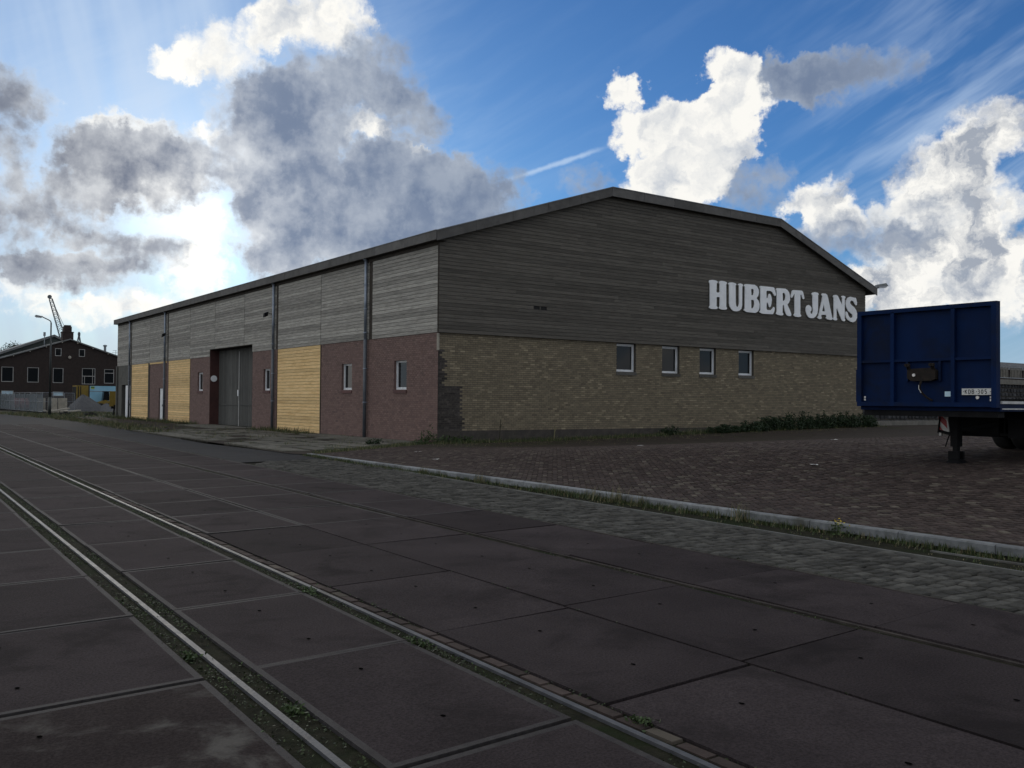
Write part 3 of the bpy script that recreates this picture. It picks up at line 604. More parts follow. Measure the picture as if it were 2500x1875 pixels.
SDOOR = (48.9, 56.14, -.02, 4.55); WD1 = (66.20, 67.35, -.02, 2.30); WD2 = (75.5, 78.2, -.02, 2.6)
# shell: dark inner walls that carry the cladding
m = MB()
for r in slots(17.7, 43.9, -.2, 7.4, GWIN): panel(m, GP, r, .125)
m.poly([GP(u, v, .125) for u, v in ((17.7, 7.4), (43.9, 7.4), (43.9, 7.9), (36.6, 10.4), (25.9, 10.4), (17.7, 7.75))])
for r in slots(YG + .1, YE - .05, -.2, 7.6, SWIN + [SDOOR, WD1, WD2]): panel(m, SP, r, .03)
m.poly([(43.9, YG + .1, -.2), (43.9, YE, -.2), (43.9, YE, 7.9), (43.9, YG + .1, 7.9)])
m.poly([(u, YE - .06, v) for u, v in ((17.7, -.2), (43.9, -.2), (43.9, 7.9), (36.6, 10.4), (25.9, 10.4), (17.7, 7.75))])
m.build('shell', MT['dark'], wh, normals=False)
# brickwork
def brick_rows(u0, u1, z0, z1, holes, course=.0794, L=.2145):
    out = []; z = z0; k = 0
    while z + course * .6 < z1:
        zt = min(z + course - .015, z1); segs = [(u0, u1)]
        for h in holes:
            if h[2] < (z + zt) / 2 < h[3]:
                segs = [s for a, b in segs for s in ((a, min(b, h[0])), (max(a, h[1]), b)) if s[1] - s[0] > .03]
        for a, b in segs:
            u = a - (L + .0115) * (.5 if k % 2 else 0) - ((a - u0) % (L + .0115))
            head = rng.random() < .12
            while u < b:
                ln = L
                p, q = max(u, a), min(u + ln, b)
                if q - p > .03: out.append((p, q, z, zt))
                u += ln + .0115
        z += course; k += 1
    return out
def lay(bricks, place, face, deep, matof, nobj, key, parent, restname):
    """bricks proud of a mortar bed; nobj of them as objects, the others one mesh per material"""
    bricks.sort(key=key); rest = {}
    for i, (a, b, c, d) in enumerate(bricks):
        mt = matof(a, b, c, d); t = face + rng.uniform(-.0025, .0025)
        V = [place(a, c, deep), place(b, c, deep), place(b, d, deep), place(a, d, deep), place(a, c, t), place(b, c, t), place(b, d, t), place(a, d, t)]
        if i < nobj:
            o = Vector(V[0]); mb = MB(); mb.hexa([Vector(v) - o for v in V], skip=(0,)); mb.build('brick', mt, parent, loc=o)
        else: rest.setdefault(mt.name, (mt, MB()))[1].hexa(V, 0, rng.random(), skip=(0,))
    for mt, mb in rest.values(): mb.build(restname, mt, parent, kind='stuff')
def old(u, z):
    j = .05 * math.sin(z * 23) + .05 * math.sin(z * 11)
    if z > 3.42: return False
    if z > 2.30: return u < 18.02 + j + .08 * (z > 3.1) * -1
    if z > 2.12: return u < 18.0 + j * .4
    if z > .98: return u < 18.74 + j * .3
    return u < 18.86 + j * .2
gw = MB()
for r in slots(XS + .04, XR - .1, .46, ZB + .02, GWIN): panel(gw, GP, r, .122)
for h in GWIN: reveal(gw, GP, h, .122, .34)
gable_brick = gw.build('gable_brickwork', MT['mortar'], wh, normals=False)
BR = brick_rows(XS + .02, XR - .08, .474, ZB - .005, [(h[0], h[1], h[2] - .15, h[3]) for h in GWIN])
lay(BR, GP, .11, .13, lambda a, b, c, d: MT['dark_brick'] if old((a + b) / 2, c) else MT['yellow_brick'], 180, lambda q: q[0] + abs(q[2] - 1.6) * .6, gable_brick, 'bricks')
m = MB(); m.box(XS + .02, YG + .085, -.2, XR - .08, YG + .2, .468); m.build('plinth', MT['plinth'], wh)
BAYS = [(YG + .02, 34.98, SWIN[:1]), (34.98, 40.0, SWIN[1:2]), (45.4, 48.9, SWIN[2:3]), (56.14, 60.06, SWIN[3:4]), (65.05, 69.75, [WD1])]
for i, (a, b, hs) in enumerate(BAYS):
    sw = MB()
    for r in slots(a, b, -.1, ZB + .02, hs): panel(sw, SP, r, .011)
    for h in hs: reveal(sw, SP, h, .011, .2)
    side_brick = sw.build('side_brickwork', MT['mortar_red'], wh, normals=False)
    RB = brick_rows(a, b, -.02, ZB - .004, [(h[0], h[1], h[2] - .14 if h[2] > 1 else h[2], h[3]) for h in hs])
    lay(RB, SP, 0., .015, lambda *q: MT['red_brick'], 120 if i == 0 else 0, lambda q: q[0] + abs(q[2] - 1.6) * .6, side_brick, 'bricks')
m = MB()
for r in slots(75.1, YE, -.1, ZB, [WD2]): panel(m, SP, r, .0)
reveal(m, SP, WD2, 0, .35); m.box(XS - .0, 79.4, -.1, XS - .12, YE, ZB)
m.build('rendered_bay', MT['plaster'], wh)
m = MB(); m.box(XS - .02, 29.60, 3.45, XS + .06, 29.66, 4.08); m.build('corner_strip', MT['concrete'], wh)
# windows
def window(place, h, depth, sillmat, sillh, parent=wh, split=False):
    a, b, c, d = h; f = .055
    w = MB(); t0, t1 = depth - .05, depth + .02
    def bx(u0, u1, v0, v1, ta, tb): w.hexa([place(u0, v0, ta), place(u1, v0, ta), place(u1, v0, tb), place(u0, v0, tb), place(u0, v1, ta), place(u1, v1, ta), place(u1, v1, tb), place(u0, v1, tb)])
    bx(a, b, c, c + f, t0, t1); bx(a, b, d - f, d, t0, t1); bx(a, a + f, c + f, d - f, t0, t1); bx(b - f, b, c + f, d - f, t0, t1)
    i = f + .004; s = .035
    for q in ((a + i, b - i, c + i, c + i + s), (a + i, b - i, d - i - s, d - i), (a + i, a + i + s, c + i + s, d - i - s), (b - i - s, b - i, c + i + s, d - i - s)): bx(*q, t0 + .018, t1)
    fr = w.build('window', MT['white_paint'], parent)
    g_ = MB(); g_.poly([place(a + f, c + f, depth), place(b - f, c + f, depth), place(b - f, d - f, depth), place(a + f, d - f, depth)]); g_.build('pane', MT['glass'], fr, normals=False)
    if sillh:
        w = MB(); e = .025
        w.hexa([place(a - e, c - sillh, -.035 + depth * 0 + SO), place(b + e, c - sillh, -.035 + SO), place(b + e, c - sillh, depth), place(a - e, c - sillh, depth),
                place(a - e, c - .02, -.035 + SO), place(b + e, c - .02, -.035 + SO), place(b + e, c + .002, depth), place(a - e, c + .002, depth)]); w.build('sill', sillmat, fr)
    return fr
SO = .11
for h in GWIN: window(GP, (h[0], h[1], h[2], 4.08), .30, MT['sill'], .145)
SO = 0.
for h in SWIN: window(SP, h, .155, MT['red_sill'], .14)
# the two small white doors
for h, pl, y1_ in ((WD1, .015, 67.03), (WD2, .03, 77.03)):
    m = MB(); a, b, c, d = h; x = XS + pl
    m.box(x, a + .03, .06, x + .05, y1_, d - .05); dr = m.build('door', MT['white_paint'], wh)
    m = MB(); m.box(x - .06, a + .12, 1.02, x - .002, a + .16, 1.16); m.build('handle', MT['steel_grey'], dr)
    m = MB(); m.box(XS + .18, y1_ - .02, .0, XS + .26, b - .02, d - .02); m.build('door_recess', MT['dark'], wh)
# large recessed plank door
XD = XS + .55; jm = surf('dark red paint', (.050, .020, .018), (.075, .030, .026), 3., rough=.6, rv=0)
for yj in (56.138, 48.902):
    m = MB(); m.poly([SP(yj, -.02, -.001), SP(yj, -.02, .7), SP(yj, 4.548, .7), SP(yj, 4.548, -.001)]); m.build('door_jamb', jm, wh, normals=False)
m = MB(); m.box(XS - .01, 48.9, 4.50, XS + .7, 56.14, 4.56); m.build('lintel', MT['batten'], wh)
for a, b in ((48.92, 52.50), (52.54, 56.12)):
    m = MB(); m.box(XD + .03, a, .04, XD + .06, b, 4.5); leaf = m.build('door', MT['dark'], wh)
    n = 15; w_ = (b - a) / n
    for k in range(n):
        m = MB(); h_ = 4.42 + rng.uniform(-.02, .02)
        m.hexa([(0, 0, 0), (h_, 0, 0), (h_, .03, 0), (0, .03, 0), (0, 0, w_ - .012), (h_, 0, w_ - .012), (h_, .03, w_ - .012), (0, .03, w_ - .012)])
        me = m.mesh('plank', MT['door_wood'])
        o = bpy.data.objects.new('plank', me); COL.objects.link(o)
        # local X (grain) up, local Z along the wall, local Y into the door
        o.matrix_basis = Matrix(((0, 1, 0, XD + rng.uniform(-.004, .004)), (0, 0, 1, a + k * w_ + .006), (1, 0, 0, .05), (0, 0, 0, 1))); adopt(o, leaf)
    m = MB(); m.box(XD - .03, a + .1, 1.22, XD - .006, b - .1, 1.28); m.build('cross_rail', MT['door_wood'], leaf)
m = MB(); m.box(XD - .03, 52.48, .04, XD - .006, 52.56, 4.3); m.build('cover_strip', MT['grey_paint'], wh)
m = MB(); m.box(XD - .09, 52.44, 1.75, XD - .03, 52.60, 2.10); m.build('door_pull', MT['white_paint'], wh)
m = MB(); m.lathe([(0, 0), (.19, 0), (.19, -.03), (0, -.03)], (17.90, 56.135, 2.79), 'y', 20); m.build('sign_disc', MT['letter'], wh)
# boarding
def board_mesh(L, h, mat, t=.024, gap=.008):
    m = MB(); pr = [(0, 0), (-t, .002), (-t, h - gap - .008), (-.012, h - gap), (0, h - gap)]; n = 5
    a = [(0, y, z) for y, z in pr]; b = [(L, y, z) for y, z in pr]
    for i in range(n): m.poly([a[i], b[i], b[(i + 1) % n], a[(i + 1) % n]])
    m.poly(list(reversed(a))); m.poly(b); return m.mesh('board', mat)
bk = MB(); bk.poly([GP(u, v, .03) for u, v in ((17.68, ZB), (43.95, ZB), (43.95, 7.75), (36.7, 10.3), (25.87, 10.3), (17.68, 7.6))])
bk.poly([GP(17.68, ZB, .03), GP(43.95, ZB, .03), GP(43.95, ZB, .2), GP(17.68, ZB, .2)])
gable_cl = bk.build('gable_cladding', MT['dark'], wh, normals=False)
H_ = .14; k = 0
while ZB + (k + 1) * H_ < 10.38:
    z0 = ZB + k * H_; zt = z0 + H_ + .1
    x0 = XS if zt < 7.87 else 17.46 + (zt - 7.8) / .3277 + .02
    x1 = XR if zt < 7.95 else 36.7 + (10.52 - zt) / .3506 - .02
    cuts = [x0]; x = x0 + rng.uniform(1.5, 5.5)
    while x < x1 - 1.2: cuts.append(x); x += rng.choice((3.6, 4.2, 4.8, 5.1, 5.4)) * rng.uniform(.9, 1.05)
    cuts.append(x1)
    if k == 8: cuts = sorted({x0, 22.02, 22.33, 22.38, 22.68, 27.2, 32.0, 36.9, 41.1, x1})
    for a, b in zip(cuts, cuts[1:]):
        if k == 8 and (abs(a - 22.02) < .01 or abs(a - 22.38) < .01): continue
        inst('board', board_mesh(b - a - .004, H_, MT['gable_wood']), (a + .002, YG + .026 + rng.uniform(-.003, .003), z0), gable_cl)
    k += 1
SB = [(29.595, 34.86), (35.17, 40.0), (40.04, 45.24), (45.52, 50.17), (50.21, 55.17), (55.21, 60.1), (60.14, 64.98), (65.3, 69.8), (69.84, 75.02), (75.3, YE - .01)]
bk = MB()
for r in slots(YG + .03, YE, ZB, 7.45, [(48.9, 56.14, ZB - .1, 4.56)]): panel(bk, SP, r, .0)
side_cl = bk.build('side_cladding', MT['batten'], wh, normals=False)
for (a, b) in SB:
    for k in range(23):
        z0 = ZB + k * H_; segs = [(a, b)]
        if z0 + .07 < 4.55: segs = [s for s in ((a, min(b, 48.9)), (max(a, 56.14), b)) if s[1] - s[0] > .1]
        for p, q in segs:
            inst('board', board_mesh(q - p - .006 - rng.uniform(0, .012), H_, MT['side_wood']), (XS - .004 + rng.uniform(-.003, .003), q - .003, z0), side_cl, (0, 0, -math.pi / 2))
for (a, b, z1_) in ((40.05, 45.26, ZB), (60.1, 64.92, ZB), (70.2, 74.95, ZB)):
    bk = MB(); panel(bk, SP, (a, b, 0, z1_), .012); pc = bk.build('pine_cladding', MT['batten'], wh, normals=False)
    n = 27; hh = (z1_ - .04) / n
    for k in range(n): inst('board', board_mesh(b - a - .01 - rng.uniform(0, .02), hh, MT['pine'], .026, .010), (XS + .006, b - .004, .035 + k * hh), pc, (0, 0, -math.pi / 2))
inst('board', board_mesh(4.4, .12, MT['pine']), (XS - .006, 69.75, ZB - .12), wh, (0, 0, -math.pi / 2))
for y0, y1 in ((69.76, 70.18), (39.99, 40.06)):
    m = MB(); m.box(XS - .02, y0, 0, XS + .03, y1, ZB - .003); m.build('post', MT['batten'], wh)
# corner trim, eaves, roof
m = MB(); m.box(XS - .03, YG - .004, ZB, XS + .02, YG + .03, 7.5); m.build('corner_trim', MT['batten'], wh)
m = MB(); m.box(XS - .04, YG + .05, 7.33, XS + .1, YE, 7.46); m.build('frieze_board', MT['batten'], wh)
m = MB(); m.box(17.41, YG - .2, 7.465, XS + .2, YE + .2, 7.5); m.build('soffit', MT['batten'], wh)
y0, y1 = YG - .27, YE + .3; m = MB()
m.prism(ROOF + [(x, z - .26) for x, z in reversed(ROOF)], lambda u, v, t: (u, t, v), y0 + .02, y1)
m.build('roof', MT['felt'], wh)
def seg(p, q, n): return [((p[0] + (q[0] - p[0]) * i / n, p[1] + (q[1] - p[1]) * i / n), (p[0] + (q[0] - p[0]) * (i + 1) / n, p[1] + (q[1] - p[1]) * (i + 1) / n)) for i in range(n)]
for (p, q), n in zip(zip(ROOF, ROOF[1:]), (5, 6, 5)):
    for a, b in seg(p, q, n):
        m = MB(); g_ = .006; dzz = .37
        (ax, az_), (bx_, bz) = a, b
        sl = (bz - az_) / (bx_ - ax)
        ax += g_; bx_ -= g_; az_ += sl * g_; bz -= sl * g_
        m.hexa([(ax, y0 - .012, az_ - dzz), (bx_, y0 - .012, bz - dzz), (bx_, y0 + .015, bz - dzz), (ax, y0 + .015, az_ - dzz), (ax, y0 - .012, az_ - .012), (bx_, y0 - .012, bz - .012), (bx_, y0 + .015, bz - .012), (ax, y0 + .015, az_ - .012)])
        m.build('fascia_panel', MT['fascia'], wh)
        m = MB(); m.hexa([(ax - .004, y0 - .03, az_ - .012), (bx_ + .004, y0 - .03, bz - .012), (bx_ + .004, y0 + .12, bz + .004), (ax - .004, y0 + .12, az_ + .004), (ax - .004, y0 - .03, az_ + .026), (bx_ + .004, y0 - .03, bz + .026), (bx_ + .004, y0 + .12, bz + .026), (ax - .004, y0 + .12, az_ + .026)])
        m.build('roof_trim', MT['trim'], wh)
y = y0
while y < y1 - .1:
    e = min(y + 2.42, y1); m = MB(); j = rng.uniform(-.004, .004)
    m.box(17.372 + j, y + .006, 7.47, 17.398, e - .006, 7.80); m.build('fascia_panel', MT['fascia'], wh)
    m = MB(); m.box(17.355, y + .003, 7.803, 17.46, e - .003, 7.828); m.build('roof_trim', MT['trim'], wh); y = e
for s_ in (1,):
    y = y0
    while y < y1 - .1:
        e = min(y + 4.84, y1); m = MB(); m.box(44.62, y + .006, 7.45, 44.645, e - .006, 7.77); m.build('fascia_panel', MT['fascia'], wh); y = e
# downpipes
for y in (35.30, 45.68, 65.60, 75.36):
    m = MB(); m.tube((XS - .12, y, 4.12), (XS - .12, y, 7.44), .062, n=12); p = m.build('downpipe', MT['zinc'], wh, smooth=True)
    m = MB(); m.tube((XS - .12, y, .02), (XS - .12, y, 4.12), .072, n=12); m.build('downpipe', MT['iron_pipe'], wh, smooth=True)
    for z in (4.4, 5.4, 6.4, 2.9, 1.5):
        m = MB(); m.lathe([(.078, -.02), (.085, -.02), (.085, .02), (.078, .02)], (XS - .12, y, z), 'z', 12); m.box(XS - .06, y - .015, z - .015, XS + .01, y + .015, z + .015); m.build('pipe_bracket', MT['zinc'], wh)
    m = MB(); m.tube((XS - .12, y, 7.4), (17.42, y, 7.5), .062, n=10); m.build('pipe_elbow', MT['zinc'], wh)
# small floodlights beside two of the pipes
for y, z, lab in ((46.15, 5.95, 'small black floodlight by the downpipe next to the pine panel'), (65.1, 5.9, 'small black floodlight by the far downpipe above the narrow white door')):
    fl = empty('floodlight', (XS, y, z), lab, 'floodlight')
    m = MB(); m.bar((XS - .02, y, z), (XS - .28, y, z + .03), .03, .03); m.build('bracket', MT['chassis'], fl)
    m = MB(); m.hexa([(XS - .28, y - .13, z - .12), (XS - .28, y + .13, z - .12), (XS - .45, y + .11, z - .2), (XS - .45, y - .11, z - .2), (XS - .24, y - .13, z + .1), (XS - .24, y + .13, z + .1), (XS - .42, y + .11, z + .02), (XS - .42, y - .11, z + .02)]); m.build('housing', MT['chassis'], fl)
# raised lettering on the gable
sg = empty('wall_lettering', (37, YG, 6.5), 'raised white capital letters reading HUBERT JANS on the dark gable boarding', 'lettering')
for ch, rings in LETTERS.items():
    m = MB(); flat = [p for r in rings for p in r]
    tris = tessellate_polygon([[Vector((x, z, 0)) for x, z in r] for r in rings])
    for yy in (YG - .075, YG - .03):
        bb = len(m.v); m.v += [(x, yy, z) for x, z in flat]
        for t_ in tris: m.f.append(tuple(bb + i for i in t_)); m.m.append(0); m.r.append(0)
    for r in rings:
        for i in range(len(r)):
            a, b = r[i], r[(i + 1) % len(r)]
            m.poly([(a[0], YG - .075, a[1]), (b[0], YG - .075, b[1]), (b[0], YG - .03, b[1]), (a[0], YG - .03, a[1])])
    m.build('letter', MT['letter'], sg)

# ------------------------------------------------------------------ blue flatbed trailer
XH, YR, YL = 14.88, 7.64, 10.15
tr = empty('flatbed_trailer', (16, 8.9, .65), 'blue flatbed trailer with a tall panelled headboard and a pale number plate', 'trailer')
m = MB(); m.box(XH + .02, YR, 1.56, XH + .07, YL, 3.26); hb = m.build('headboard', MT['blue'], tr)
for (a, b, c, d) in ((YR, YR + .085, 1.56, 3.26), (YL - .085, YL, 1.56, 3.26), (8.33, 8.395, 1.57, 3.2), (9.425, 9.49, 1.57, 3.2), (YR + .085, YL - .085, 3.19, 3.26), (YR + .085, 8.33, 1.57, 1.64), (8.395, 9.425, 1.57, 1.64), (9.49, YL - .085, 1.57, 1.64)):
    m = MB(); m.box(XH - .05, a, c, XH + .02, b, d); m.build('frame_bar', MT['blue'], hb)
for a, b in ((YR + .085, 8.33), (8.395, 9.425), (9.49, YL - .085)):
    m = MB(); m.box(XH - .035, a, 2.335, XH + .02, b, 2.38); m.build('frame_bar', MT['blue'], hb)
for y in (8.60, 9.19):
    m = MB(); m.box(XH - .03, y - .02, 2.0, XH + .02, y + .02, 2.333); m.build('frame_bar', MT['blue'], hb)
m = MB(); m.box(XH - .02, YL, 1.64, XH + .45, YL + .04, 2.22); m.build('side_flap', MT['blue'], tr)
m = MB(); m.box(XH + .07, YR - .0, 1.5, XH + 9.4, YL, 1.62); m.build('deck', MT['blue'], tr)
m = MB(); m.box(XH + .12, YR - .01, 1.622, XH + 9.4, YR + .14, 1.665); m.build('deck_plank', MT['deckwood'], tr)
m = MB(); m.box(XH + .12, YR - .012, 1.53, XH + 9.4, YR - .004, 1.55); m.build('deck_trim', MT['deckwood'], tr)
for y in (8.35, 9.35):
    m = MB()
    for z0_, z1_, w_ in ((1.40, 1.47, .16), (1.06, 1.11, .16), (1.11, 1.40, .03)): m.box(XH + 1.6, y - w_ / 2, z0_, XH + 9.3, y + w_ / 2, z1_)
    m.build('chassis_beam', MT['chassis'], tr)
m = MB(); m.box(XH + .1, YR + .05, 1.40, XH + .3, YL - .05, 1.5); m.build('cross_member', MT['chassis'], tr)
for k in range(7):
    m = MB(); m.box(XH + 1.5 + k * 1.2, YR + .05, 1.38, XH + 1.6 + k * 1.2, YL - .05, 1.498); m.build('cross_member', MT['chassis'], tr)
m = MB(); m.box(XH + 1.5, YR + .06, 1.03, XH + 3.6, YR + .6, 1.36); m.build('side_box', MT['chassis'], tr)
m = MB(); m.box(XH + 1.6, 8.45, 1.04, XH + 4.0, 9.25, 1.39); m.build('air_tank_box', MT['chassis'], tr)
# connector box with taps and hose
m = MB(); m.prism([(8.64, 2.03), (8.72, 2.0), (9.08, 2.0), (9.15, 2.05), (9.15, 2.19), (9.08, 2.21), (8.72, 2.22), (8.64, 2.17)], lambda u, v, t: (t, u, v), XH - .09, XH + .02); cb = m.build('connector_box', MT['rust'], hb)
for y in (8.70, 8.66, 9.1, 9.14):
    m = MB(); m.tube((XH - .06, y, 2.18), (XH - .13, y, 2.27), .016, n=8); m.lathe([(0, -.02), (.028, -.02), (.028, .02), (0, .02)], (XH - .13, y, 2.27), 'x', 10); m.build('coupling', MT['rust'], cb)
m = MB(); m.lathe([(0, 0), (.026, 0), (.026, -.02), (0, -.02)], (XH - .09, 9.018, 2.1), 'x', 14); m.build('white_cap', MT['white'], cb)
m = MB(); m.path([(XH - .1, 8.88, 2.0), (XH - .13, 8.885, 1.94), (XH - .12, 8.9, 1.87), (XH - .07, 8.87, 1.78), (XH - .03, 8.81, 1.71), (XH - .0, 8.74, 1.67)], .017, 8); m.build('hose', MT['rust'], cb)
m = MB(); m.path([(XH - .135, 8.9, 1.93), (XH - .135, 8.905, 1.87), (XH - .1, 8.885, 1.80)], .008, 6); m.build('pale_hose', MT['plate'], cb)
# plate and stickers
m = MB(); m.box(XH - .012, 7.72, 1.764, XH + .019, 8.225, 1.868); npl = m.build('number_plate', MT['plate'], hb)
FONT = {'K': [((0, 0), (0, 1)), ((.0, .42), (.62, 1)), ((.2, .6), (.66, 0))], 'D': [((0, 0), (0, 1)), ((0, 1), (.38, .96)), ((.38, .96), (.62, .7)), ((.62, .7), (.62, .3)), ((.62, .3), (.38, .04)), ((.38, .04), (0, 0))],
        'B': [((0, 0), (0, 1)), ((0, 1), (.45, .97)), ((.45, .97), (.55, .78)), ((.55, .78), (.42, .54)), ((.42, .54), (0, .52)), ((.42, .54), (.62, .3)), ((.62, .3), (.48, .03)), ((.48, .03), (0, 0))],
        '3': [((.02, .95), (.3, 1)), ((.3, 1), (.56, .88)), ((.56, .88), (.5, .62)), ((.5, .62), (.22, .54)), ((.5, .54), (.62, .3)), ((.62, .3), (.45, .04)), ((.45, .04), (.02, .03))],
        '0': [((.3, 1), (.05, .8)), ((.05, .8), (.0, .5)), ((.0, .5), (.05, .2)), ((.05, .2), (.3, 0)), ((.3, 0), (.55, .2)), ((.55, .2), (.6, .5)), ((.6, .5), (.55, .8)), ((.55, .8), (.3, 1))],
        '5': [((.55, 1), (.08, 1)), ((.08, 1), (.05, .56)), ((.05, .56), (.38, .62)), ((.38, .62), (.6, .36)), ((.6, .36), (.45, .05)), ((.45, .05), (.02, .03))]}
def stroke(chars, y0, z0, h, adv, x, mat, parent):
    y = y0
    for ch in chars:
        if ch == '.':
            m = MB(); m.box(x - .003, y - .012, z0 + h * .45, x, y - .026, z0 + h * .6); m.build('character', mat, parent); y -= .036; continue
        m = MB()
        for (a, b) in FONT[ch]: m.bar((x - .0015, y - a[0] * h * .72, z0 + a[1] * h), (x - .0015, y - b[0] * h * .72, z0 + b[1] * h), .0095, .003, up=(1, 0, 0))
        m.build('character', mat, parent); y -= adv
stroke('KDB.305', 8.168, 1.782, .068, .0575, XH - .0125, MT['ink'], npl)
for y in (8.192, 7.752):
    m = MB(); m.box(XH - .0145, y - .012, 1.814, XH - .0125, y + .012, 1.822); m.build('character', MT['ink'], npl)
m = MB(); m.box(XH + .010, 8.40, 1.737, XH + .0195, 8.53, 1.822); m.build('sticker', MT['sticker'], hb)
m = MB(); m.lathe([(0, -.012), (.028, -.012), (.028, .0), (0, 0)], (XH + .019, 7.977, 1.723), 'x', 14); m.build('sticker', MT['white'], hb)
for y in (7.76, 10.03):
    for z in (1.665, 1.71):
        m = MB(); m.box(XH + .008, y - .014, z, XH + .0195, y + .014, z + .034); m.build('reflector', MT['white'], hb)
# support leg
gz_ = yard_z(15.9, 8.9)
m = MB(); m.box(15.82, 8.83, gz_ + .28, 15.98, 8.96, 1.5); leg = m.build('support_leg', MT['chassis'], tr)
m = MB(); m.box(15.85, 8.855, gz_ + .06, 15.95, 8.935, gz_ + .3); m.build('inner_leg', MT['chassis'], leg)
m = MB(); m.hexa([(15.74, 8.75, gz_ - .005), (16.06, 8.75, gz_ - .005), (16.06, 9.0, gz_ - .005), (15.74, 9.0, gz_ - .005), (15.82, 8.81, gz_ + .06), (15.98, 8.81, gz_ + .06), (15.98, 8.98, gz_ + .06), (15.82, 8.98, gz_ + .06)]); m.box(15.80, 8.80, gz_ + .06, 15.84, 8.99, gz_ + .2); m.box(15.96, 8.80, gz_ + .06, 16.0, 8.99, gz_ + .2); m.build('foot', MT['chassis'], leg)
m = MB(); m.bar((15.9, 8.9, 1.15), (16.9, 8.2, 1.35), .05, .05); m.bar((15.9, 8.9, 1.1), (16.9, 9.35, 1.1), .05, .06); m.build('brace', MT['chassis'], leg)
m = MB(); m.path([(15.86, 8.98, 1.1), (15.86, 9.02, 1.02), (15.84, 9.06, .86)], .012, 6); m.build('crank', MT['chassis'], leg)
# striped marker board beside the leg
m = MB(); xm = 15.86; m.hexa([(xm, 9.21, 1.16), (xm, 9.0, 1.12), (xm + .02, 9.0, 1.12), (xm + .02, 9.21, 1.16), (xm, 9.19, 1.47), (xm, 9.04, 1.45), (xm + .02, 9.04, 1.45), (xm + .02, 9.19, 1.47)]); mk = m.build('marker_board', MT['white'], tr)
for (p0, p1, q0, q1) in (((9.195, 1.46), (9.20, 1.34), (9.035, 1.18), (9.05, 1.32)), ((9.205, 1.27), (9.207, 1.17), (9.10, 1.142), (9.13, 1.16))):
    m = MB(); m.poly([(xm - .003, *p0), (xm - .003, *p1), (xm - .003, *q0), (xm - .003, *q1)]); m.build('stripe', MT['red'], mk, normals=False)
m = MB(); m.bar((xm - .01, 9.15, 1.5), (xm - .01, 9.2, 1.1), .02, .03); m.bar((xm, 9.2, 1.14), (xm, 8.95, 1.08), .04, .05); m.box(xm - .005, 9.14, 1.04, xm + .02, 9.19, 1.12); m.build('bracket', MT['chassis'], mk)
m = MB(); m.box(xm - .008, 9.145, 1.05, xm - .004, 9.185, 1.12); m.build('tab', MT['white'], mk)
# axles, dual wheels
for xa in (19.7, 21.05, 22.4):
    m = MB(); m.tube((xa, YR + .1, yard_z(xa, 8.9) + .46), (xa, YL - .1, yard_z(xa, 8.9) + .46), .07, n=10); m.build('axle', MT['chassis'], tr)
    for yc in (9.9, 9.52, 8.28, 7.9):
        zc = yard_z(xa, yc) + .478; m = MB(); h = .165
        m.lathe([(.27, -h * .8), (.42, -h), (.465, -h * .82), (.482, -h * .5), (.482, h * .5), (.465, h * .82), (.42, h), (.27, h * .8)], (xa, yc, zc), 'y', 28); w_ = m.build('wheel', MT['rubber'], tr, smooth=True)
        m = MB(); m.lathe([(0, -.03), (.1, -.03), (.12, -.06), (.26, -.1), (.28, -.12), (.28, .12), (.26, .06), (0, .05)], (xa, yc, zc), 'y', 20); m.build('rim', MT['steel_grey'], w_)
    for yc in (9.71, 8.09):
        m = MB(); zz = yard_z(xa, yc) + 1.0; m.box(xa - .5, yc - .38, zz, xa + .5, yc + .38, zz + .03); m.build('mudguard', MT['chassis'], tr)

# ------------------------------------------------------------------ far left: brown brick works, hall, cranes
YB = 134.0
bb = empty('brown_building', (23.72, YB, 0), 'dark brown brick building with a shallow gable and white window frames', 'building')
RZ = 9.12
BW = [(15.82, 17.19, 3.49, 5.4), (18.76, 20.1, 3.47, 5.4), (21.75, 23.01, 3.45, 5.4), (25.26, 26.91, 3.34, 5.47), (28.01, 29.27, 3.49, 5.4), (21.97, 22.74, 6.98, 7.99), (24.84, 25.59, 6.98, 7.97), (15.82, 17.24, 1.76, 2.39), (21.75, 23.07, 1.73, 2.32), (31.41, 32.73, 3.49, 5.4)]
def BP(u, v, t): return (u, YB + t, v)
m = MB()
for r in slots(12.74, 34.71, -.2, 5.39, BW): panel(m, BP, r, 0)
for (x0, x1, z0, z1) in BW: reveal(m, BP, (x0, x1, z0, z1), 0, .2)
# gable above the eaves, in strips round the two small windows and the heads of the tall ones
zs = sorted({5.39, RZ, *[z for h in BW for z in h[2:] if z > 5.39]})
for z0, z1 in zip(zs, zs[1:]):
    l0, l1 = 23.72 - (RZ - z0) / .34, 23.72 - (RZ - z1) / .34; cuts = sorted([h for h in BW if h[2] <= (z0 + z1) / 2 <= h[3]])
    le0, le1 = l0, l1
    for h in cuts:
        m.poly([BP(le0, z0, 0), BP(h[0], z0, 0), BP(h[0], z1, 0), BP(le1, z1, 0)]); le0 = le1 = h[1]
    m.poly([BP(le0, z0, 0), BP(47.44 - l0, z0, 0), BP(47.44 - l1, z1, 0), BP(le1, z1, 0)])
m.poly([(12.74, YB, -.2), (12.74, YB + 14, -.2), (12.74, YB + 14, 5.39), (12.74, YB, 5.39)]); m.poly([(34.71, YB, -.2), (34.71, YB + 14, -.2), (34.71, YB + 14, 5.39), (34.71, YB, 5.39)])
m.poly([(12.74, YB + 14, -.2), (34.71, YB + 14, -.2), (34.71, YB + 14, 5.39), (23.72, YB + 14, RZ), (12.74, YB + 14, 5.39)])
m.build('wall', MT['brown_brick'], bb, normals=False)
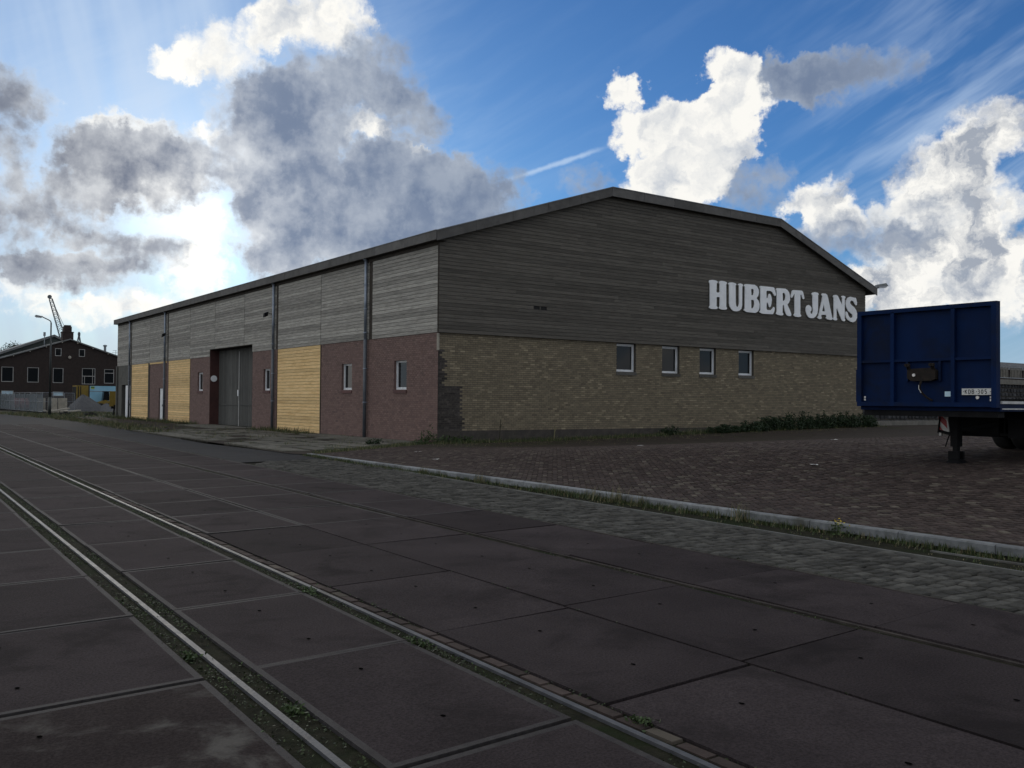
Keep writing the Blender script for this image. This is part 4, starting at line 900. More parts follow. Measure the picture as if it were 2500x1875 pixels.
for s in (-1, 1):
    m = MB(); e = (23.72 + s * 11.3, 5.39 - .10); q = (23.72, RZ + .02)
    m.hexa([(e[0], YB - .3, e[1]), (q[0], YB - .3, q[1]), (q[0], YB + 14, q[1]), (e[0], YB + 14, e[1]), (e[0], YB - .3, e[1] + .16), (q[0], YB - .3, q[1] + .16), (q[0], YB + 14, q[1] + .16), (e[0], YB + 14, e[1] + .16)]); rf = m.build('roof', MT['roof_grey'], bb)
    for k in range(6):
        t = (k + .5) / 6; m = MB(); m.box(e[0] + (q[0] - e[0]) * t - .06, YB - .28, e[1] + (q[1] - e[1]) * t - .14, e[0] + (q[0] - e[0]) * t + .06, YB, e[1] + (q[1] - e[1]) * t - .02); m.build('rafter_end', MT['concrete'], rf)
for i, h in enumerate(BW):
    fw = .075; m = MB(); a, b, c, d = h
    for (u0, u1, v0, v1) in ((a, b, c, c + fw), (a, b, d - fw, d), (a, a + fw, c + fw, d - fw), (b - fw, b, c + fw, d - fw)): m.box(u0, YB + .03, v0, u1, YB + .1, v1)
    if i == 3: m.box(a + fw, YB + .04, 4.37, b - fw, YB + .09, 4.46); m.box(a + .3, YB + .04, c + fw, a + .36, YB + .09, 4.37); m.box(b - .36, YB + .04, c + fw, b - .3, YB + .09, d - fw)
    if i == 4: m.box(a + fw, YB + .04, 4.84, b - fw, YB + .09, 4.92)
    wn = m.build('window', MT['grey_paint'], bb); m = MB(); m.poly([BP(a + fw, c + fw, .085), BP(b - fw, c + fw, .085), BP(b - fw, d - fw, .085), BP(a + fw, d - fw, .085)])
    m.build('pane', MT['sticker'] if i in (7, 8) else MT['glass'], wn, normals=False)
m = MB(); m.box(23.01, YB + 1.0, 8.4, 24.33, YB + 2.3, 10.22); m.box(23.2, YB + 1.15, 10.22, 24.14, YB + 2.15, 10.99); m.box(23.29, YB + 1.2, 10.99, 24.05, YB + 2.1, 11.16); m.box(22.96, YB + .95, 10.17, 24.38, YB + 2.35, 10.28); m.build('chimney', MT['brown_brick'], bb)
m = MB(); m.tube((28.9, YB + 4, 7.0), (28.9, YB + 4, 8.75), .16, n=10); m.lathe([(.2, 0), (.26, 0), (.26, .18), (0, .26)], (28.9, YB + 4, 8.65), 'z', 12); m.build('flue', MT['steel_grey'], bb)
m = MB(); m.bar((30.1, YB + 3, 6.6), (30.1, YB + 3, 8.1), .05, .05); m.bar((29.6, YB + 3, 7.8), (30.6, YB + 3, 7.8), .04, .04); m.bar((29.7, YB + 3, 8.1), (30.2, YB + 3, 8.1), .04, .04); m.build('aerial', MT['steel_grey'], bb)
m = MB(); m.lathe([(0, 0), (.16, -.02), (.2, -.12), (.14, -.2), (0, -.22)], (23.72, YB + .0, 6.82), 'y', 12); m.bar((23.72, YB - .02, 7.09), (23.72, YB - .2, 6.98), .04, .04); m.build('wall_lamp', MT['concrete'], bb)
# green hall behind
gh = empty('green_hall', (24.4, 150, 0), 'dark green sheet-metal hall with a pale roof edge behind the brown building', 'building')
m = MB(); prof = [(7.5, -.1), (41.3, -.1), (41.3, 2.3), (24.4, 10.4), (7.5, 3.5)]
m.prism(prof, lambda u, v, t: (u, t, v), 150, 185); m.build('wall', MT['green_sheet'], gh)
for s, e in ((-1, (7.0, 3.3)), (1, (41.8, 2.1))):
    m = MB(); m.hexa([(e[0], 149.6, e[1]), (24.4, 149.6, 10.4), (24.4, 185, 10.4), (e[0], 185, e[1]), (e[0], 149.6, e[1] + .32), (24.4, 149.6, 10.72), (24.4, 185, 10.72), (e[0], 185, e[1] + .32)]); m.build('roof', MT['roof_grey'], gh)
pl = empty('pole_light', (23.0, 149, 0), 'thin pole with a small box lamp standing over the brown roof', 'light')
m = MB(); m.tube((23.0, 149, -.1), (23.0, 149, 10.4), .06, n=8); m.build('pole', MT['steel_grey'], pl)
m = MB(); m.box(22.86, 148.85, 10.4, 23.14, 149.15, 10.95); m.build('lamp_head', MT['steel_grey'], pl)
# lattice boom crane
def lattice(mb, p, q, w0, w1, n, r):
    p, q = Vector(p), Vector(q); d = (q - p).normalized(); a = d.cross(Vector((0, 1, 0))).normalized(); c = d.cross(a)
    def cor(t, i):
        w = (w0 + (w1 - w0) * t) / 2; s = ((-1, -1), (1, -1), (1, 1), (-1, 1))[i]; return p + (q - p) * t + a * (w * s[0]) + c * (w * s[1])
    for i in range(4): mb.tube(cor(0, i), cor(1, i), r, n=5)
    for k in range(n):
        for i in range(4):
            j = (i + 1) % 4; mb.tube(cor(k / n, i), cor((k + 1) / n, j), r * .6, n=4, caps=False); mb.tube(cor((k + 1) / n, i), cor((k + 1) / n, j), r * .6, n=4, caps=False)
cr_ = empty('crane', (48.6, 260, 0), 'distant grey lattice-boom crane rising behind the brick chimney', 'crane')
m = MB(); lattice(m, (47.9, 260, 5.0), (41.4, 260, 26.4), 1.9, .7, 22, .075); bo = m.build('boom', MT['crane'], cr_)
m = MB(); m.lathe([(0, -.2), (.5, -.2), (.5, .2), (0, .2)], (41.15, 260, 26.9), 'y', 14); m.build('sheave', MT['crane'], bo)
m = MB(); m.tube((41.3, 260, 27.0), (47.2, 260, 14.0), .05, n=5); m.tube((47.2, 260, 14.0), (50.8, 260, 6), .05, n=5); m.build('stay', MT['crane'], cr_)
m = MB(); m.box(46.6, 258, 2.6, 51.6, 262, 6.0); m.box(45.8, 257.5, 0, 52, 262.5, 2.4); m.build('cab', MT['crane'], cr_)
ms = empty('derrick_mast', (40.8, 220, 0), 'distant tripod mast beyond the roof, right of the chimney', 'mast')
m = MB()
for dx_ in (-1.3, 0, 1.3): m.tube((40.75 + dx_ * 2, 220 + abs(dx_), 2), (40.75 + dx_ * .06, 220, 15.0), .12, n=6)
m.build('leg', MT['crane'], ms); m = MB(); m.lathe([(.2, 0), (.28, .2), (.28, .6), (.14, .9), (0, .9)], (40.75, 220, 14.9), 'z', 10); m.build('cap', MT['crane'], ms)
# street lamps
def street_lamp(base, top, arm, lab, pole, hs=1.0):
    s = empty('street_lamp', base, lab, 'street lamp', 'street lamps'); x, y, z = base; ax, ay = arm; L = math.hypot(ax, ay)
    m = MB(); m.tube((x, y, z - .1), (x, y, z + 1.6), .13, n=12); m.tube((x, y, z + 1.6), (x, y, top - .1), .085, .06, n=12); m.build('pole', pole, s, smooth=True)
    m = MB(); m.path([(x, y, top - .1), (x + ax * .06, y + ay * .06, top + .04), (x + ax * .3, y + ay * .3, top + .16), (x + ax, y + ay, top + .42)], .045, 8); m.build('arm', pole, s)
    m = MB(); ux, uy = ax / L, ay / L
    def hp(a, w, h): a, w, h = a * hs, w * hs, h * hs; return (x + ax + ux * a - uy * w, y + ay + uy * a + ux * w, top + .42 + h + a * .12)
    m.hexa([hp(-.12, -.07, -.05), hp(.62, -.1, -.06), hp(.62, .1, -.06), hp(-.12, .07, -.05), hp(-.05, -.05, .06), hp(.5, -.08, .1), hp(.5, .08, .1), hp(-.05, .05, .06)]); hd = m.build('lamp_head', MT['lamp_grey'], s)
    m = MB(); m.hexa([hp(.1, -.08, -.12), hp(.5, -.08, -.13), hp(.5, .08, -.13), hp(.1, .08, -.12), hp(.06, -.09, -.055), hp(.56, -.09, -.062), hp(.56, .09, -.062), hp(.06, .09, -.055)]); m.build('lens', MT['lamp_glass'], hd)
street_lamp((14.41, 90.06, 0), 8.2, (-.66, .47), 'street lamp on a dark green pole in front of the brown building', MT['post_green'])
street_lamp((58.9, 40.2, .5), 9.7, (1.45, -.5), 'street lamp whose head pokes out behind the right roof edge', MT['lamp_grey'], 1.45)
# construction fence
ORD = ('first', 'second', 'third', 'fourth', 'fifth', 'sixth', 'seventh', 'eighth', 'ninth', 'tenth')
def fence(p, q, n, covered, lab, h=2.05):
    p, q = Vector(p), Vector(q); d = (q - p) / n; u = d.normalized(); nn = Vector((-u.y, u.x, 0))
    for k in range(n):
        a = p + d * k + u * .04; b = p + d * (k + 1) - u * .04; jig = nn * rng.uniform(-.04, .04); a = a + jig; b = b - jig
        f = empty('site_fence', a, lab % ORD[n - 1 - k], 'fence', 'site fence with netting' if covered else 'site fence of bare mesh')
        m = MB(); up = Vector((0, 0, 1))
        for s, e in ((a + up * .12, a + up * h), (b + up * .12, b + up * h), (a + up * h, b + up * h), (a + up * .15, b + up * .15), (a + up * 1.15, b + up * 1.15)): m.tube(s, e, .021, n=6)
        m.build('frame', MT['steel_grey'], f)
        if covered:
            m = MB(); m.hexa([a + up * .2 + nn * .03, b + up * .2 + nn * .03, b + up * .2 + nn * .05, a + up * .2 + nn * .05, a + up * (h - rng.uniform(.05, .4)) + nn * .03, b + up * (h - rng.uniform(.05, .4)) + nn * .03, b + up * (h - .1) + nn * .05, a + up * (h - .1) + nn * .05]); m.build('netting', MT['sheet'], f)
        else:
            m = MB(); L = (b - a).length
            for i in range(1, 22): c_ = a + u * (L * i / 22); m.bar(c_ + up * .15, c_ + up * h, .008, .008)
            for i in range(1, 8): m.bar(a + up * (.15 + i * .235), b + up * (.15 + i * .235), .007, .007)
            m.build('mesh', MT['steel_grey'], f)
        m = MB()
        for e in (a, b): c_ = e; m.hexa([c_ - nn * .35 - u * .11, c_ + nn * .35 - u * .11, c_ + nn * .35 + u * .11, c_ - nn * .35 + u * .11, c_ - nn * .3 - u * .08 + up * .14, c_ + nn * .3 - u * .08 + up * .14, c_ + nn * .3 + u * .08 + up * .14, c_ - nn * .3 + u * .08 + up * .14])
        m.build('foot', MT['rubber'], f)
fence((15.3, 137, 0), (15.6, 101.4, 0), 10, True, 'grey netted site fence bay left of the lamp post, %s one counting from the lamp')
fence((15.9, 104.4, 0), (20.5, 112.4, 0), 3, False, 'bare wire-mesh site fence bay behind the lamp post, %s one counting from the right')
# red car half hidden by the netting
rc = empty('parked_car', (16.9, 128, 0), 'small red car behind the netted site fence', 'car')
m = MB(); m.prism([(124.4, .25), (128.3, .25), (128.4, .75), (127.7, .95), (126.9, 1.42), (125.4, 1.45), (124.6, 1.0), (124.35, .7)], lambda u, v, t: (t, u, v), 16.1, 17.7); m.build('body', MT['car_red'], rc)
for (y0_, y1_) in ((125.1, 126.0), (126.1, 126.95)):
    m = MB(); m.box(16.085, y0_, 1.0, 16.098, y1_, 1.32); m.build('window', MT['glass'], rc)
for y in (125.2, 127.5):
    for x in (16.2, 17.6):
        m = MB(); m.lathe([(0, -.1), (.2, -.1), (.31, -.08), (.31, .08), (.2, .1), (0, .1)], (x, y, .3), 'x', 16); m.build('wheel', MT['rubber'], rc)
# L-shaped concrete retaining blocks
for i, (x, y) in enumerate(((17.35, 106), (18.35, 106.3), (16.4, 107))):
    cb_ = MB(); w = .44
    cb_.prism([(0, 0), (1.2, 0), (1.2, .15), (.18, .3), (.12, 1.5), (0, 1.5)], lambda u, v, t: (x + t, y + .9 - u, v), -w, w); o = cb_.build('retaining_block', MT['concrete'], None)
    tag(o, ('pale L-shaped concrete block just right of the lamp post', 'pale L-shaped concrete block beside the gravel heap', 'pale L-shaped concrete block left of the lamp post')[i], 'concrete block', 'loose concrete blocks')
for i, (x, y, a, l) in enumerate(((16.4, 103.5, .4, 2.6), (18.2, 104.5, .2, 1.8))):
    m = MB(); m.bar((x, y, .1), (x + l * .8, y + l * math.sin(a), .45 - .2 * i), .5, .12); tag(m.build('concrete_beam', MT['concrete']), ('long broken concrete beam lying by the lamp post', 'short broken concrete beam under the retaining blocks')[i], 'concrete beam')
# gravel heap
m = MB(); n, kk = 26, 9; cx, cy = 22.2, 117.0
for k in range(kk + 1):
    for i in range(n):
        t = 2 * math.pi * i / n; r = (k / kk); rr = (2.1 + .35 * math.sin(t * 2 + 1) + .15 * math.sin(5 * t)) * r
        m.v.append((cx + rr * math.cos(t) * 1.0 + .5 * r * math.cos(t) ** 2, cy + rr * math.sin(t), max(-.12, 1.95 * (1 - r ** 1.15) + rng.uniform(-.04, .04))))
for k in range(kk):
    for i in range(n): j = (i + 1) % n; m.f.append((k * n + i, k * n + j, (k + 1) * n + j, (k + 1) * n + i)); m.m.append(0); m.r.append(0)
tag(m.build('gravel_heap', MT['gravel']), 'dark grey gravel heap in front of the blue hoarding', 'gravel heap')
m = MB(); n, kk = 20, 6; cx, cy = 24.6, 116.2
for k in range(kk + 1):
    for i in range(n):
        t = 2 * math.pi * i / n; r = k / kk; rr = (1.4 + .2 * math.sin(3 * t)) * r; m.v.append((cx + rr * math.cos(t), cy + rr * math.sin(t), max(-.12, .95 * (1 - r ** 1.1) + rng.uniform(-.03, .03))))
for k in range(kk):
    for i in range(n): j = (i + 1) % n; m.f.append((k * n + i, k * n + j, (k + 1) * n + j, (k + 1) * n + i)); m.m.append(0); m.r.append(0)
tag(m.build('gravel_heap', MT['gravel']), 'low gravel heap right of the big one, by the yellow panel', 'gravel heap')
# yellow container, blue hoarding, loader, yellow panel
yc_ = empty('yellow_container', (22, 119, 0), 'yellow steel container end beside the blue hoarding', 'container')
m = MB(); m.box(21.9, 119.2, .1, 23.2, 121.6, 3.0); m.build('body', MT['yellow'], yc_)
for k in range(3): m = MB(); m.box(21.86 + k * .0, 119.3 + k * .75, .2, 21.9, 119.85 + k * .75, 2.85); m.build('door_panel', MT['dark'], yc_)
for x in (22.05, 22.3): m = MB(); m.box(x, 119.15, .2, x + .1, 119.2, 2.9); m.build('rib', MT['dark'], yc_)
bh = empty('blue_hoarding', (24.6, 118.6, 0), 'pale blue printed hoarding behind the gravel heap', 'hoarding')
m = MB(); m.box(23.25, 118.6, .2, 27.5, 118.66, 2.95); m.build('sheet', MT['sky_blue'], bh)
m = MB(); m.box(23.25, 118.585, 2.28, 27.5, 118.598, 2.36); m.build('stripe', MT['steel_grey'], bh)
m = MB(); m.box(23.35, 118.585, 2.6, 23.75, 118.598, 2.9); m.build('logo_patch', plain('lime print', (.35, .42, .05), .6), bh)
m = MB(); m.box(23.35, 118.58, 2.72, 23.75, 118.584, 2.84); m.build('logo_patch', plain('green print', (.02, .12, .05), .6), bh)
for x in (23.35, 25.4, 27.3): m = MB(); m.bar((x, 118.75, -.1), (x, 118.75, 2.9), .08, .08); m.build('post', MT['steel_grey'], bh)
ld = empty('wheel_loader', (24.9, 117.9, 0), 'small yellow wheel loader standing before the blue hoarding', 'loader')
m = MB(); m.prism([(24.0, .6), (25.3, .6), (25.3, 1.15), (24.7, 1.3), (24.0, 1.05)], lambda u, v, t: (u, t, v), 117.3, 118.3); m.build('body', MT['yellow'], ld)
m = MB(); m.prism([(24.45, 1.25), (25.2, 1.25), (25.12, 2.25), (24.55, 2.25)], lambda u, v, t: (u, t, v), 117.4, 118.2); m.box(24.5, 117.35, 2.25, 25.2, 118.25, 2.33); m.build('cab', MT['glass'], ld)
m = MB(); m.bar((24.0, 117.8, .9), (23.2, 117.8, .5), .25, .2); m.prism([(23.3, .15), (22.9, .15), (22.8, .7), (23.0, .75), (23.1, .4)], lambda u, v, t: (u, t, v), 117.2, 118.4); m.build('bucket', MT['rust'], ld)
for x in (24.2, 25.1):
    for y in (117.25, 118.35): m = MB(); m.lathe([(0, -.12), (.3, -.12), (.48, -.1), (.48, .1), (.3, .12), (0, .12)], (x, y, .45), 'y', 16); m.build('wheel', MT['rubber'], ld)
yp = empty('yellow_sign', (20.4, 93.5, 0), 'yellow panel on a black leg at the far corner of the warehouse', 'sign')
m = MB(); m.box(20.05, 93.5, .75, 20.75, 93.55, 2.2); m.build('panel', MT['yellow'], yp)
m = MB(); m.bar((20.4, 93.45, -.1), (20.5, 93.45, .9), .16, .12); m.box(20.2, 93.4, .55, 20.75, 93.6, .78); m.build('leg', MT['chassis'], yp)
for i, (x, y) in enumerate(((17.2, 99.2), (18.4, 93.5))):
    m = MB(); m.hexa([(x - .6, y - .15, -.14), (x + .6, y - .15, -.14), (x + .6, y + .15, -.14), (x - .6, y + .15, -.14), (x - .5, y - .1, .12), (x + .5, y - .1, .12), (x + .5, y + .1, .12), (x - .5, y + .1, .12)]); m.box(x - .1, y - .1, .12, x + .25, y + .1, .22)
    tag(m.build('rubber_block', MT['rubber']), ('loose black rubber block right of the lamp post', 'loose black rubber block below the gravel heap')[i], 'rubber block')

# ------------------------------------------------------------------ far right: basalt bank, coping, balustrade
bw = empty('basalt_wall', (60, 31, .4), 'dark basalt stone bank with a pale concrete coping behind the trailer', 'wall')
m = MB(); m.hexa([(44.1, 31.0, 0), (110, 31.0, 0), (110, 38, 0), (44.1, 38, 0), (44.1, 31.55, 2.96), (110, 31.55, 2.96), (110, 38, 2.96), (44.1, 38, 2.96)]); m.build('bank', MT['plinth'], bw)
z = .45; row = 0; cnt = 0; rest = MB()
while z < 2.93:
    x = 44.15 + (row % 2) * .2
    while x < 85:
        w = rng.uniform(.32, .55); hh = .30; yb = 31.0 + .55 * (z / 2.96); m = MB()
        c = [(x + rng.uniform(0, .05), z + rng.uniform(0, .04)), (x + w - rng.uniform(.02, .06), z + rng.uniform(0, .04)), (x + w - rng.uniform(.02, .06), z + hh - rng.uniform(.02, .05)), (x + rng.uniform(0, .05), z + hh - rng.uniform(.02, .05))]
        mx, mz = sum(p[0] for p in c) / 4, sum(p[1] for p in c) / 4
        V = [(p[0], yb + .06, p[1]) for p in c] + [(mx + (p[0] - mx) * .75, yb - .07 + rng.uniform(-.03, .03), mz + (p[1] - mz) * .75) for p in c]
        if cnt < 290 and (x < 56 and z < 1.1 or 59 < x < 66 and 1.9 < z): o0 = Vector(V[0]); m.hexa([Vector(v) - o0 for v in V], skip=(0,)); m.build('stone', MT['basalt'], bw, loc=o0); cnt += 1
        else: rest.hexa(V, 0, rng.random(), skip=(0,))
        x += w
    z += .285; row += 1
rest.build('stones', MT['basalt'], bw, kind='stuff')
m = MB()
for k in range(16): m.box(44.2 + k * 4.0, 31.3, 2.98, 48.17 + k * 4.0, 31.75, 3.30)
m.build('coping', MT['bank_concrete'], bw)
o = MB()
for k in range(14): o.box(44.1 + k * 3.0, 30.25, .1, 47.07 + k * 3.0, 30.6, .68)
tag(o.build('concrete_edging', MT['bank_concrete']), 'low pale concrete edging at the foot of the basalt bank', 'edging')
bl_ = empty('balustrade', (62, 31.5, 3.3), 'pale slatted balustrade on the coping, seen right of the trailer', 'balustrade')
for z in (4.12, 4.24):
    m = MB(); m.bar((44.3, 31.5, z), (108, 31.5, z), .07, .045); m.build('handrail', MT['steel_grey'], bl_)
m = MB(); m.bar((44.3, 31.5, 3.42), (108, 31.5, 3.42), .05, .05); m.build('bottom_rail', MT['steel_grey'], bl_)
me = None
for k in range(260):
    if me is None: mb_ = MB(); mb_.box(-.045, -.015, 0, .045, .015, .66); me = mb_.mesh('slat', MT['bank_concrete'])
    if k % 9 == 8: continue
    inst('slat', me, (45.0 + k * .2, 31.5, 3.445), bl_)
ls = empty('low_shed', (65, 40, 0), 'long low dark shed roof behind the balustrade', 'shed')
m = MB(); m.box(46, 39, 0, 140, 47, 4.5); m.build('wall', MT['brown_brick'], ls)
m = MB(); m.hexa([(45.6, 38.6, 4.5), (140, 38.6, 4.5), (140, 47.4, 4.5), (45.6, 47.4, 4.5), (45.6, 40.6, 5.25), (140, 40.6, 5.25), (140, 45.4, 5.25), (45.6, 45.4, 5.25)]); m.build('roof', MT['felt'], ls)

# ------------------------------------------------------------------ plants
def blade(mb, x, y, z, h, w, lean, r, m=0):
    a = rng.uniform(0, 6.283); dx_, dy_ = math.cos(a), math.sin(a); lx, ly = lean * math.cos(a + 1.3), lean * math.sin(a + 1.3)
    b = len(mb.v); mb.v += [(x - dx_ * w, y - dy_ * w, z), (x + dx_ * w, y + dy_ * w, z), (x + lx * .45 + dx_ * w * .6, y + ly * .45 + dy_ * w * .6, z + h * .6), (x + lx * .45 - dx_ * w * .6, y + ly * .45 - dy_ * w * .6, z + h * .6), (x + lx, y + ly, z + h)]
    mb.f += [(b, b + 1, b + 2, b + 3), (b + 3, b + 2, b + 4)]; mb.m += [m, m]; mb.r += [r, r]
def leaf(mb, p, s, r, m=0, up=.3):
    n = Vector((rng.gauss(0, 1), rng.gauss(0, 1), rng.gauss(0, 1) + up)).normalized(); a = n.orthogonal().normalized(); a.rotate(Matrix.Rotation(rng.uniform(0, 6.28), 3, n)); c = n.cross(a); p = Vector(p)
    b = len(mb.v); mb.v += [tuple(p - a * s), tuple(p + c * s * .45), tuple(p + a * s), tuple(p - c * s * .45)]; mb.f.append((b, b + 1, b + 2, b + 3)); mb.m.append(m); mb.r.append(r)
def tuft(mb, x, y, z, h, n, sp, w=.006, ms=(0,)):
    for _ in range(n):
        q = rng.gauss(0, sp); s = rng.gauss(0, sp); blade(mb, x + q, y + s, z, h * rng.uniform(.4, 1.1), w, h * rng.uniform(.1, .6), rng.random(), rng.choice(ms))
# grass under the kerb
kg = MB(); y = 1.0
while y < 25.2:
    den = .45 + .55 * max(0, math.sin(y * 1.9) * math.sin(y * .77 + 1)) + .5 * (9 < y < 13.5)
    for _ in range(int(8 * den)):
        xx = LK(y) - abs(rng.gauss(0, .085)) - .012; tuft(kg, xx, y + rng.uniform(0, .08), -.005, rng.uniform(.035, .085) + .05 * den * rng.random(), 5, .025, .0055, (0, 0, 0, 0, 0, 1))
    y += .08
for (yy, hh, nn) in ((11.2, .3, 60), (11.7, .26, 40), (8.6, .28, 50), (10.6, .2, 60), (15.3, .2, 60), (17.8, .18, 40)): tuft(kg, LK(yy) - .09, yy, 0, hh, nn, .07, .005, (0, 1, 1))
for _ in range(450):
    yy = rng.uniform(2, 24); xx = rng.uniform(LF(yy) + .02, max(LK(yy), LF(yy) + .05)); tuft(kg, xx, yy, -.01, rng.uniform(.015, .05), 4, .02, .005, (0, 0, 1))
tag(kg.build('kerb_grass', [MT['grass'], MT['straw']], normals=False), 'scruffy grass growing along the foot of the kerb', 'grass', kind='stuff')
fl = empty('flowering_weed', (LK(7.0) - .12, 7.0, 0), 'small weed with yellow flowers in the grass under the kerb', 'weed')
m = MB()
for _ in range(60): leaf(m, (LK(7.0) - .12 + rng.gauss(0, .05), 7.0 + rng.gauss(0, .06), rng.uniform(.01, .14)), .025, rng.random())
m.build('foliage', MT['leaf'], fl, normals=False); m = MB()
for _ in range(26): leaf(m, (LK(7.0) - .12 + rng.gauss(0, .05), 7.0 + rng.gauss(0, .06), rng.uniform(.13, .19)), .016, rng.random(), up=2)
m.build('blossom', MT['flower'], fl, normals=False)
# moss and small weeds in the rail grooves
mo = MB()
for f, off, w, y0_, y1_, dens in ((LA, -.09, .03, .5, 30, 70), (LA, .09, .03, .5, 30, 75), (LB, -.09, .03, 1.5, 34, 85), (LB, .135, .012, 1.5, 20, 18), (LC, 0, .006, 1.5, 20, 5), (LD, -.05, .02, 2, 40, 20), (LE, .03, .02, 2, 40, 22)):
    y = y0_
    while y < y1_:
        k = math.sin(y * 2.3 + off * 40) + math.sin(y * 5.1) * .6 + math.sin(y * .9 + 2) * .8
        if rng.random() < .45 + .30 * k:
            for _ in range(4): leaf(mo, (f(y) + off + rng.gauss(0, w), y + rng.uniform(-.03, .03), rng.uniform(-.017, .003) + max(0, k) * .004), rng.uniform(.005, .013), rng.random(), rng.choice((0, 0, 0, 1)), 1.5)
        y += 1.2 / dens
for (f, off, yy, s) in ((LB, -.09, 7.35, .05), (LB, -.1, 5.4, .035), (LA, -.09, 5.9, .03), (LA, .09, 4.6, .03), (LB, .12, 3.45, .03)):
    for _ in range(90): leaf(mo, (f(yy) + off + rng.gauss(0, s * .8), yy + rng.gauss(0, s * 1.6), rng.uniform(-.02, s * .6)), .016, rng.random(), 1, .8)
tag(mo.build('groove_moss', [MT['moss'], MT['leaf']], normals=False), 'moss and tiny weeds filling the rail grooves', 'moss', kind='stuff')
# growth between the paving flags and along the long wall
fg = MB()
for _ in range(900):
    yy = rng.uniform(25.6, 62); xx = rng.uniform(10.9, 17.3)
    if xx < 10.7 + .72 * max(0, 26.6 - yy) or yy < 26.5 + .7 * max(0, xx - 11.6) - .6: continue
    if math.sin(xx * 3.1 + 1) * math.sin(yy * 1.7) + rng.uniform(-.4, .6) < .35: continue
    tuft(fg, xx, yy, .02, rng.uniform(.04, .16), 8, .08, .008, (0, 0, 1))
for _ in range(420): yy = rng.choice((rng.uniform(39.5, 47), rng.uniform(56.5, 80), rng.uniform(60, 80))); tuft(fg, 17.3 - abs(rng.gauss(0, .35)), yy, 0, rng.uniform(.08, .35), 9, .1, .011, (0, 0, 0, 1))
for _ in range(500): xx = rng.uniform(11.3, 17.4); yy = 25.8 + (xx - 11.4) * .69 + rng.gauss(0, .25); tuft(fg, xx, yy, yard_z(xx, yy) - .03, rng.uniform(.04, .13), 8, .08, .008, (0, 0, 1))
for _ in range(1500):
    yy = rng.uniform(44, 101); e = 11.2 + (.06 * (yy - 44) if yy < 60 else .96 + .03 * (yy - 60)); xx = e + abs(rng.gauss(0, .9)); tuft(fg, min(xx, 17.2), yy, -.02, rng.uniform(.06, .22), 7, .16, .014, (0, 0, 1))
for _ in range(900): tuft(fg, rng.uniform(11.8, 23), rng.uniform(82, 112), -.12, rng.uniform(.1, .35), 7, .2, .018, (0, 0, 1))
tag(fg.build('forecourt_grass', [MT['grass'], MT['straw']], normals=False), 'weeds and grass between the paving flags and along the wall', 'grass', kind='stuff')
# grass at the foot of the gable
gg = MB()
for _ in range(1500):
    xx = rng.uniform(17.2, 44); yy = 29.5 - abs(rng.gauss(0, .35)) - (.25 if xx > 33 else 0); tuft(gg, xx, yy, yard_z(xx, yy) - .03, rng.uniform(.06, .22) + .12 * (xx > 30) * rng.random(), 8, .09, .009, (0, 0, 0, 1))
for _ in range(500):
    xx = rng.uniform(16.6, 40); yy = 29 - abs(rng.gauss(0, 1.4)); tuft(gg, xx, yy, yard_z(xx, yy) - .01, rng.uniform(.02, .06), 5, .08, .008, (0, 1))
tag(gg.build('gable_grass', [MT['grass'], MT['straw']], normals=False), 'thin grass along the foot of the brick gable', 'grass', kind='stuff')
def bush(x, y, rx, ry, h, n, lab, mat='leaf_dark', s=.055):
    z0 = yard_z(x, y); b = empty('nettle_bush', (x, y, z0), lab, 'bush', 'weeds along the gable')
    st = MB(); lf = MB()
    k = max(10, int(rx * 26))
    for _ in range(k):
        a = rng.uniform(0, 6.28); q = math.sqrt(rng.random()); px_, py_ = x + rx * q * math.cos(a), min(29.62, y + ry * q * math.sin(a)); hh = h * rng.uniform(.5, 1.08) * (1 - .45 * q * q)
        tx, ty = px_ + rng.gauss(0, .08), min(29.6, py_ + rng.gauss(0, .08)); zz = yard_z(px_, py_) - .02
        st.tube((px_, py_, zz), (tx, ty, zz + hh), .008, .003, n=4, caps=False)
        for i in range(n // k):
            t = rng.uniform(.12, 1.02); leaf(lf, (px_ + (tx - px_) * t + rng.gauss(0, .07), min(29.65, py_ + (ty - py_) * t + rng.gauss(0, .07)), zz + hh * t), s * rng.uniform(.6, 1.2), rng.random(), 0, .6)
    st.build('stems', MT['stalk'], b, normals=False, kind='stuff'); lf.build('foliage', MT[mat], b, normals=False)
for i, (x, rx, h, lab) in enumerate(((32.2, 1.1, .40, 'lowest dark nettle bush at the left end of the row, below the third gable window'), (34.1, 1.0, .50, 'low dark nettle bush in the row below the letter U of the sign'), (35.8, 1.1, .72, 'dark nettle bush in the row below the letter E of the sign'), (37.6, 1.2, .88, 'tall nettle bush in the row below the letter R of the sign'), (39.4, 1.1, .84, 'nettle bush in the row below the letter J of the sign'),
                                     (41.0, 1.0, .80, 'nettle bush second from the right end of the row'), (42.7, 1.1, .74, 'nettle bush at the right end of the row beside the trailer'))):
    bush(x, 28.85, rx, .6, h * 1.0, int(2900 * rx), lab)
bush(29.3, 29.25, .6, .25, .42, 420, 'small dark bush at the brick wall below the first gable window')
bush(18.3, 29.35, .75, .22, .34, 500, 'low weeds at the sooty corner of the gable', 'leaf')
bush(16.9, 29.2, .35, .25, .25, 200, 'weed clump on the ground in front of the red brick corner', 'leaf', .045)
bush(15.0, 33.3, .3, .3, .28, 240, 'round dark weed clump among the paving flags', 'leaf_dark', .05)
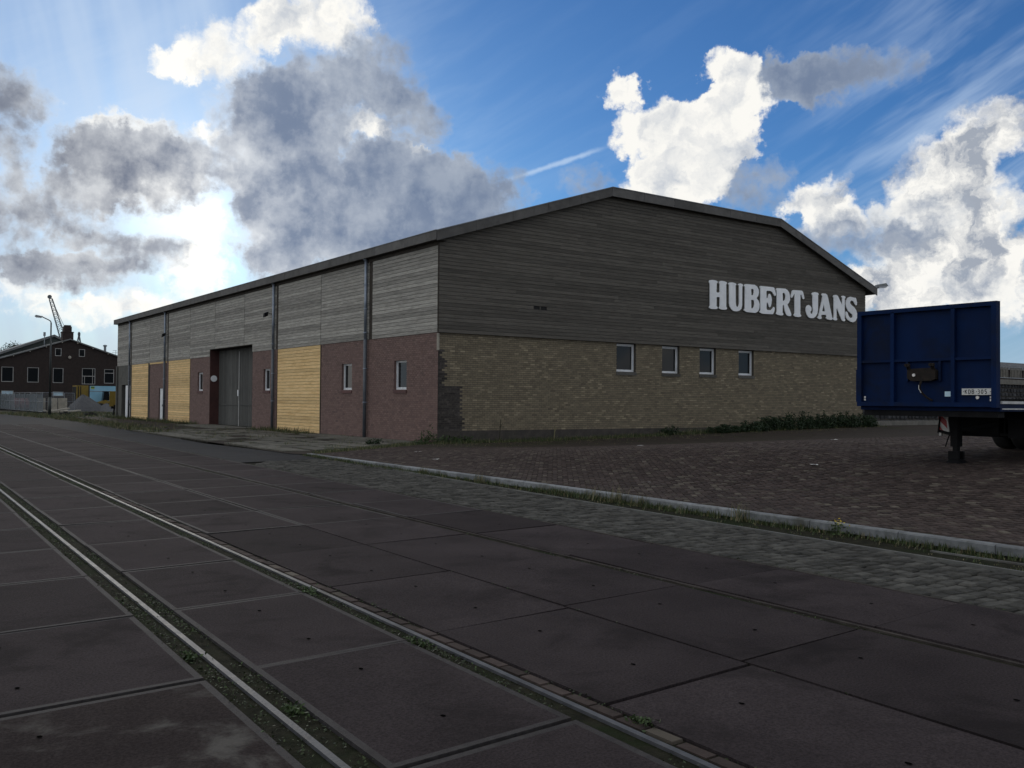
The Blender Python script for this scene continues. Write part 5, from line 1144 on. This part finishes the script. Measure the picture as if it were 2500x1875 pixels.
for i, (x, y, h, lab) in enumerate(((20.3, 29.4, .85, 'single dead stalk by the sooty brickwork'), (22.9, 29.35, .55, 'short yellowish stalk at the foot of the gable'))):
    m = MB(); m.tube((x, y, yard_z(x, y) - .02), (x + .06, y, yard_z(x, y) + h), .022, .012, n=6); m.tube((x + .03, y, yard_z(x, y) + h * .6), (x + .14, y - .04, yard_z(x, y) + h * .85), .01, .006, n=5)
    tag(m.build('stalk', MT['stalk'] if i == 0 else MT['straw']), lab, 'stalk')
bush(17.2, 42.2, .3, .2, .7, 200, 'spindly tall weed before the near pine panel', 'leaf', .05)
# tree top beyond the green hall
tr_ = empty('tree', (25.5, 196, 0), 'round tree crown showing beyond the green hall roof', 'tree')
m = MB(); m.tube((25.5, 196, -.1), (25.6, 196, 6.5), .35, .2, n=10); m.path([(25.6, 196, 6.2), (24.2, 195.5, 8.6)], .1, 6); m.path([(25.6, 196, 6.2), (27, 196.5, 8.8)], .1, 6); m.build('trunk', MT['stalk'], tr_)
m = MB(); cl = [(25.5 + rng.uniform(-2.8, 2.8), 196 + rng.uniform(-2, 2), 8.8 + rng.uniform(-1.6, 2.0)) for _ in range(26)]
for _ in range(4200):
    c_ = rng.choice(cl); leaf(m, (c_[0] + rng.gauss(0, .55), c_[1] + rng.gauss(0, .55), c_[2] + rng.gauss(0, .45)), .16, rng.random(), 0, .5)
m.build('crown', MT['leaf_dark'], tr_, normals=False)
# scraps of paper on the yard
for i, (x, y, s, lab) in enumerate(((14.6, 10.9, .11, 'white paper scrap on the clinkers between kerb and trailer'), (12.2, 20.5, .10, 'pale scrap on the clinkers near the kerb'), (18.6, 19.8, .12, 'white scrap on the middle of the yard'), (22.6, 16.2, .11, 'white scrap on the yard below the gable windows'), (13.8, 24.2, .12, 'pale scrap on the yard in front of the red corner'), (11.6, 12.2, .09, 'thin pale stick on the clinkers close to the kerb'))):
    m = MB(); z0 = yard_z(x, y) + .004; a = rng.uniform(0, 3)
    w = .25 if i == 5 else 1.
    pts = [(math.cos(a) * u * s - math.sin(a) * v * s * w, math.sin(a) * u * s + math.cos(a) * v * s * w) for u, v in ((-1, -.5), (0, -.65), (1, -.4), (.9, .5), (0, .45), (-.9, .6))]
    m.poly([(x + p, y + q, z0 + rng.uniform(0, .03)) for p, q in pts[:3] + [pts[4]]]); m.poly([(x + p, y + q, z0 + .01) for p, q in (pts[2], pts[3], pts[4])]); m.poly([(x + p, y + q, z0 + .012) for p, q in (pts[4], pts[5], pts[0])])
    tag(m.build('paper_scrap', MT['paper'], normals=False), lab, 'litter', 'scraps on the yard')
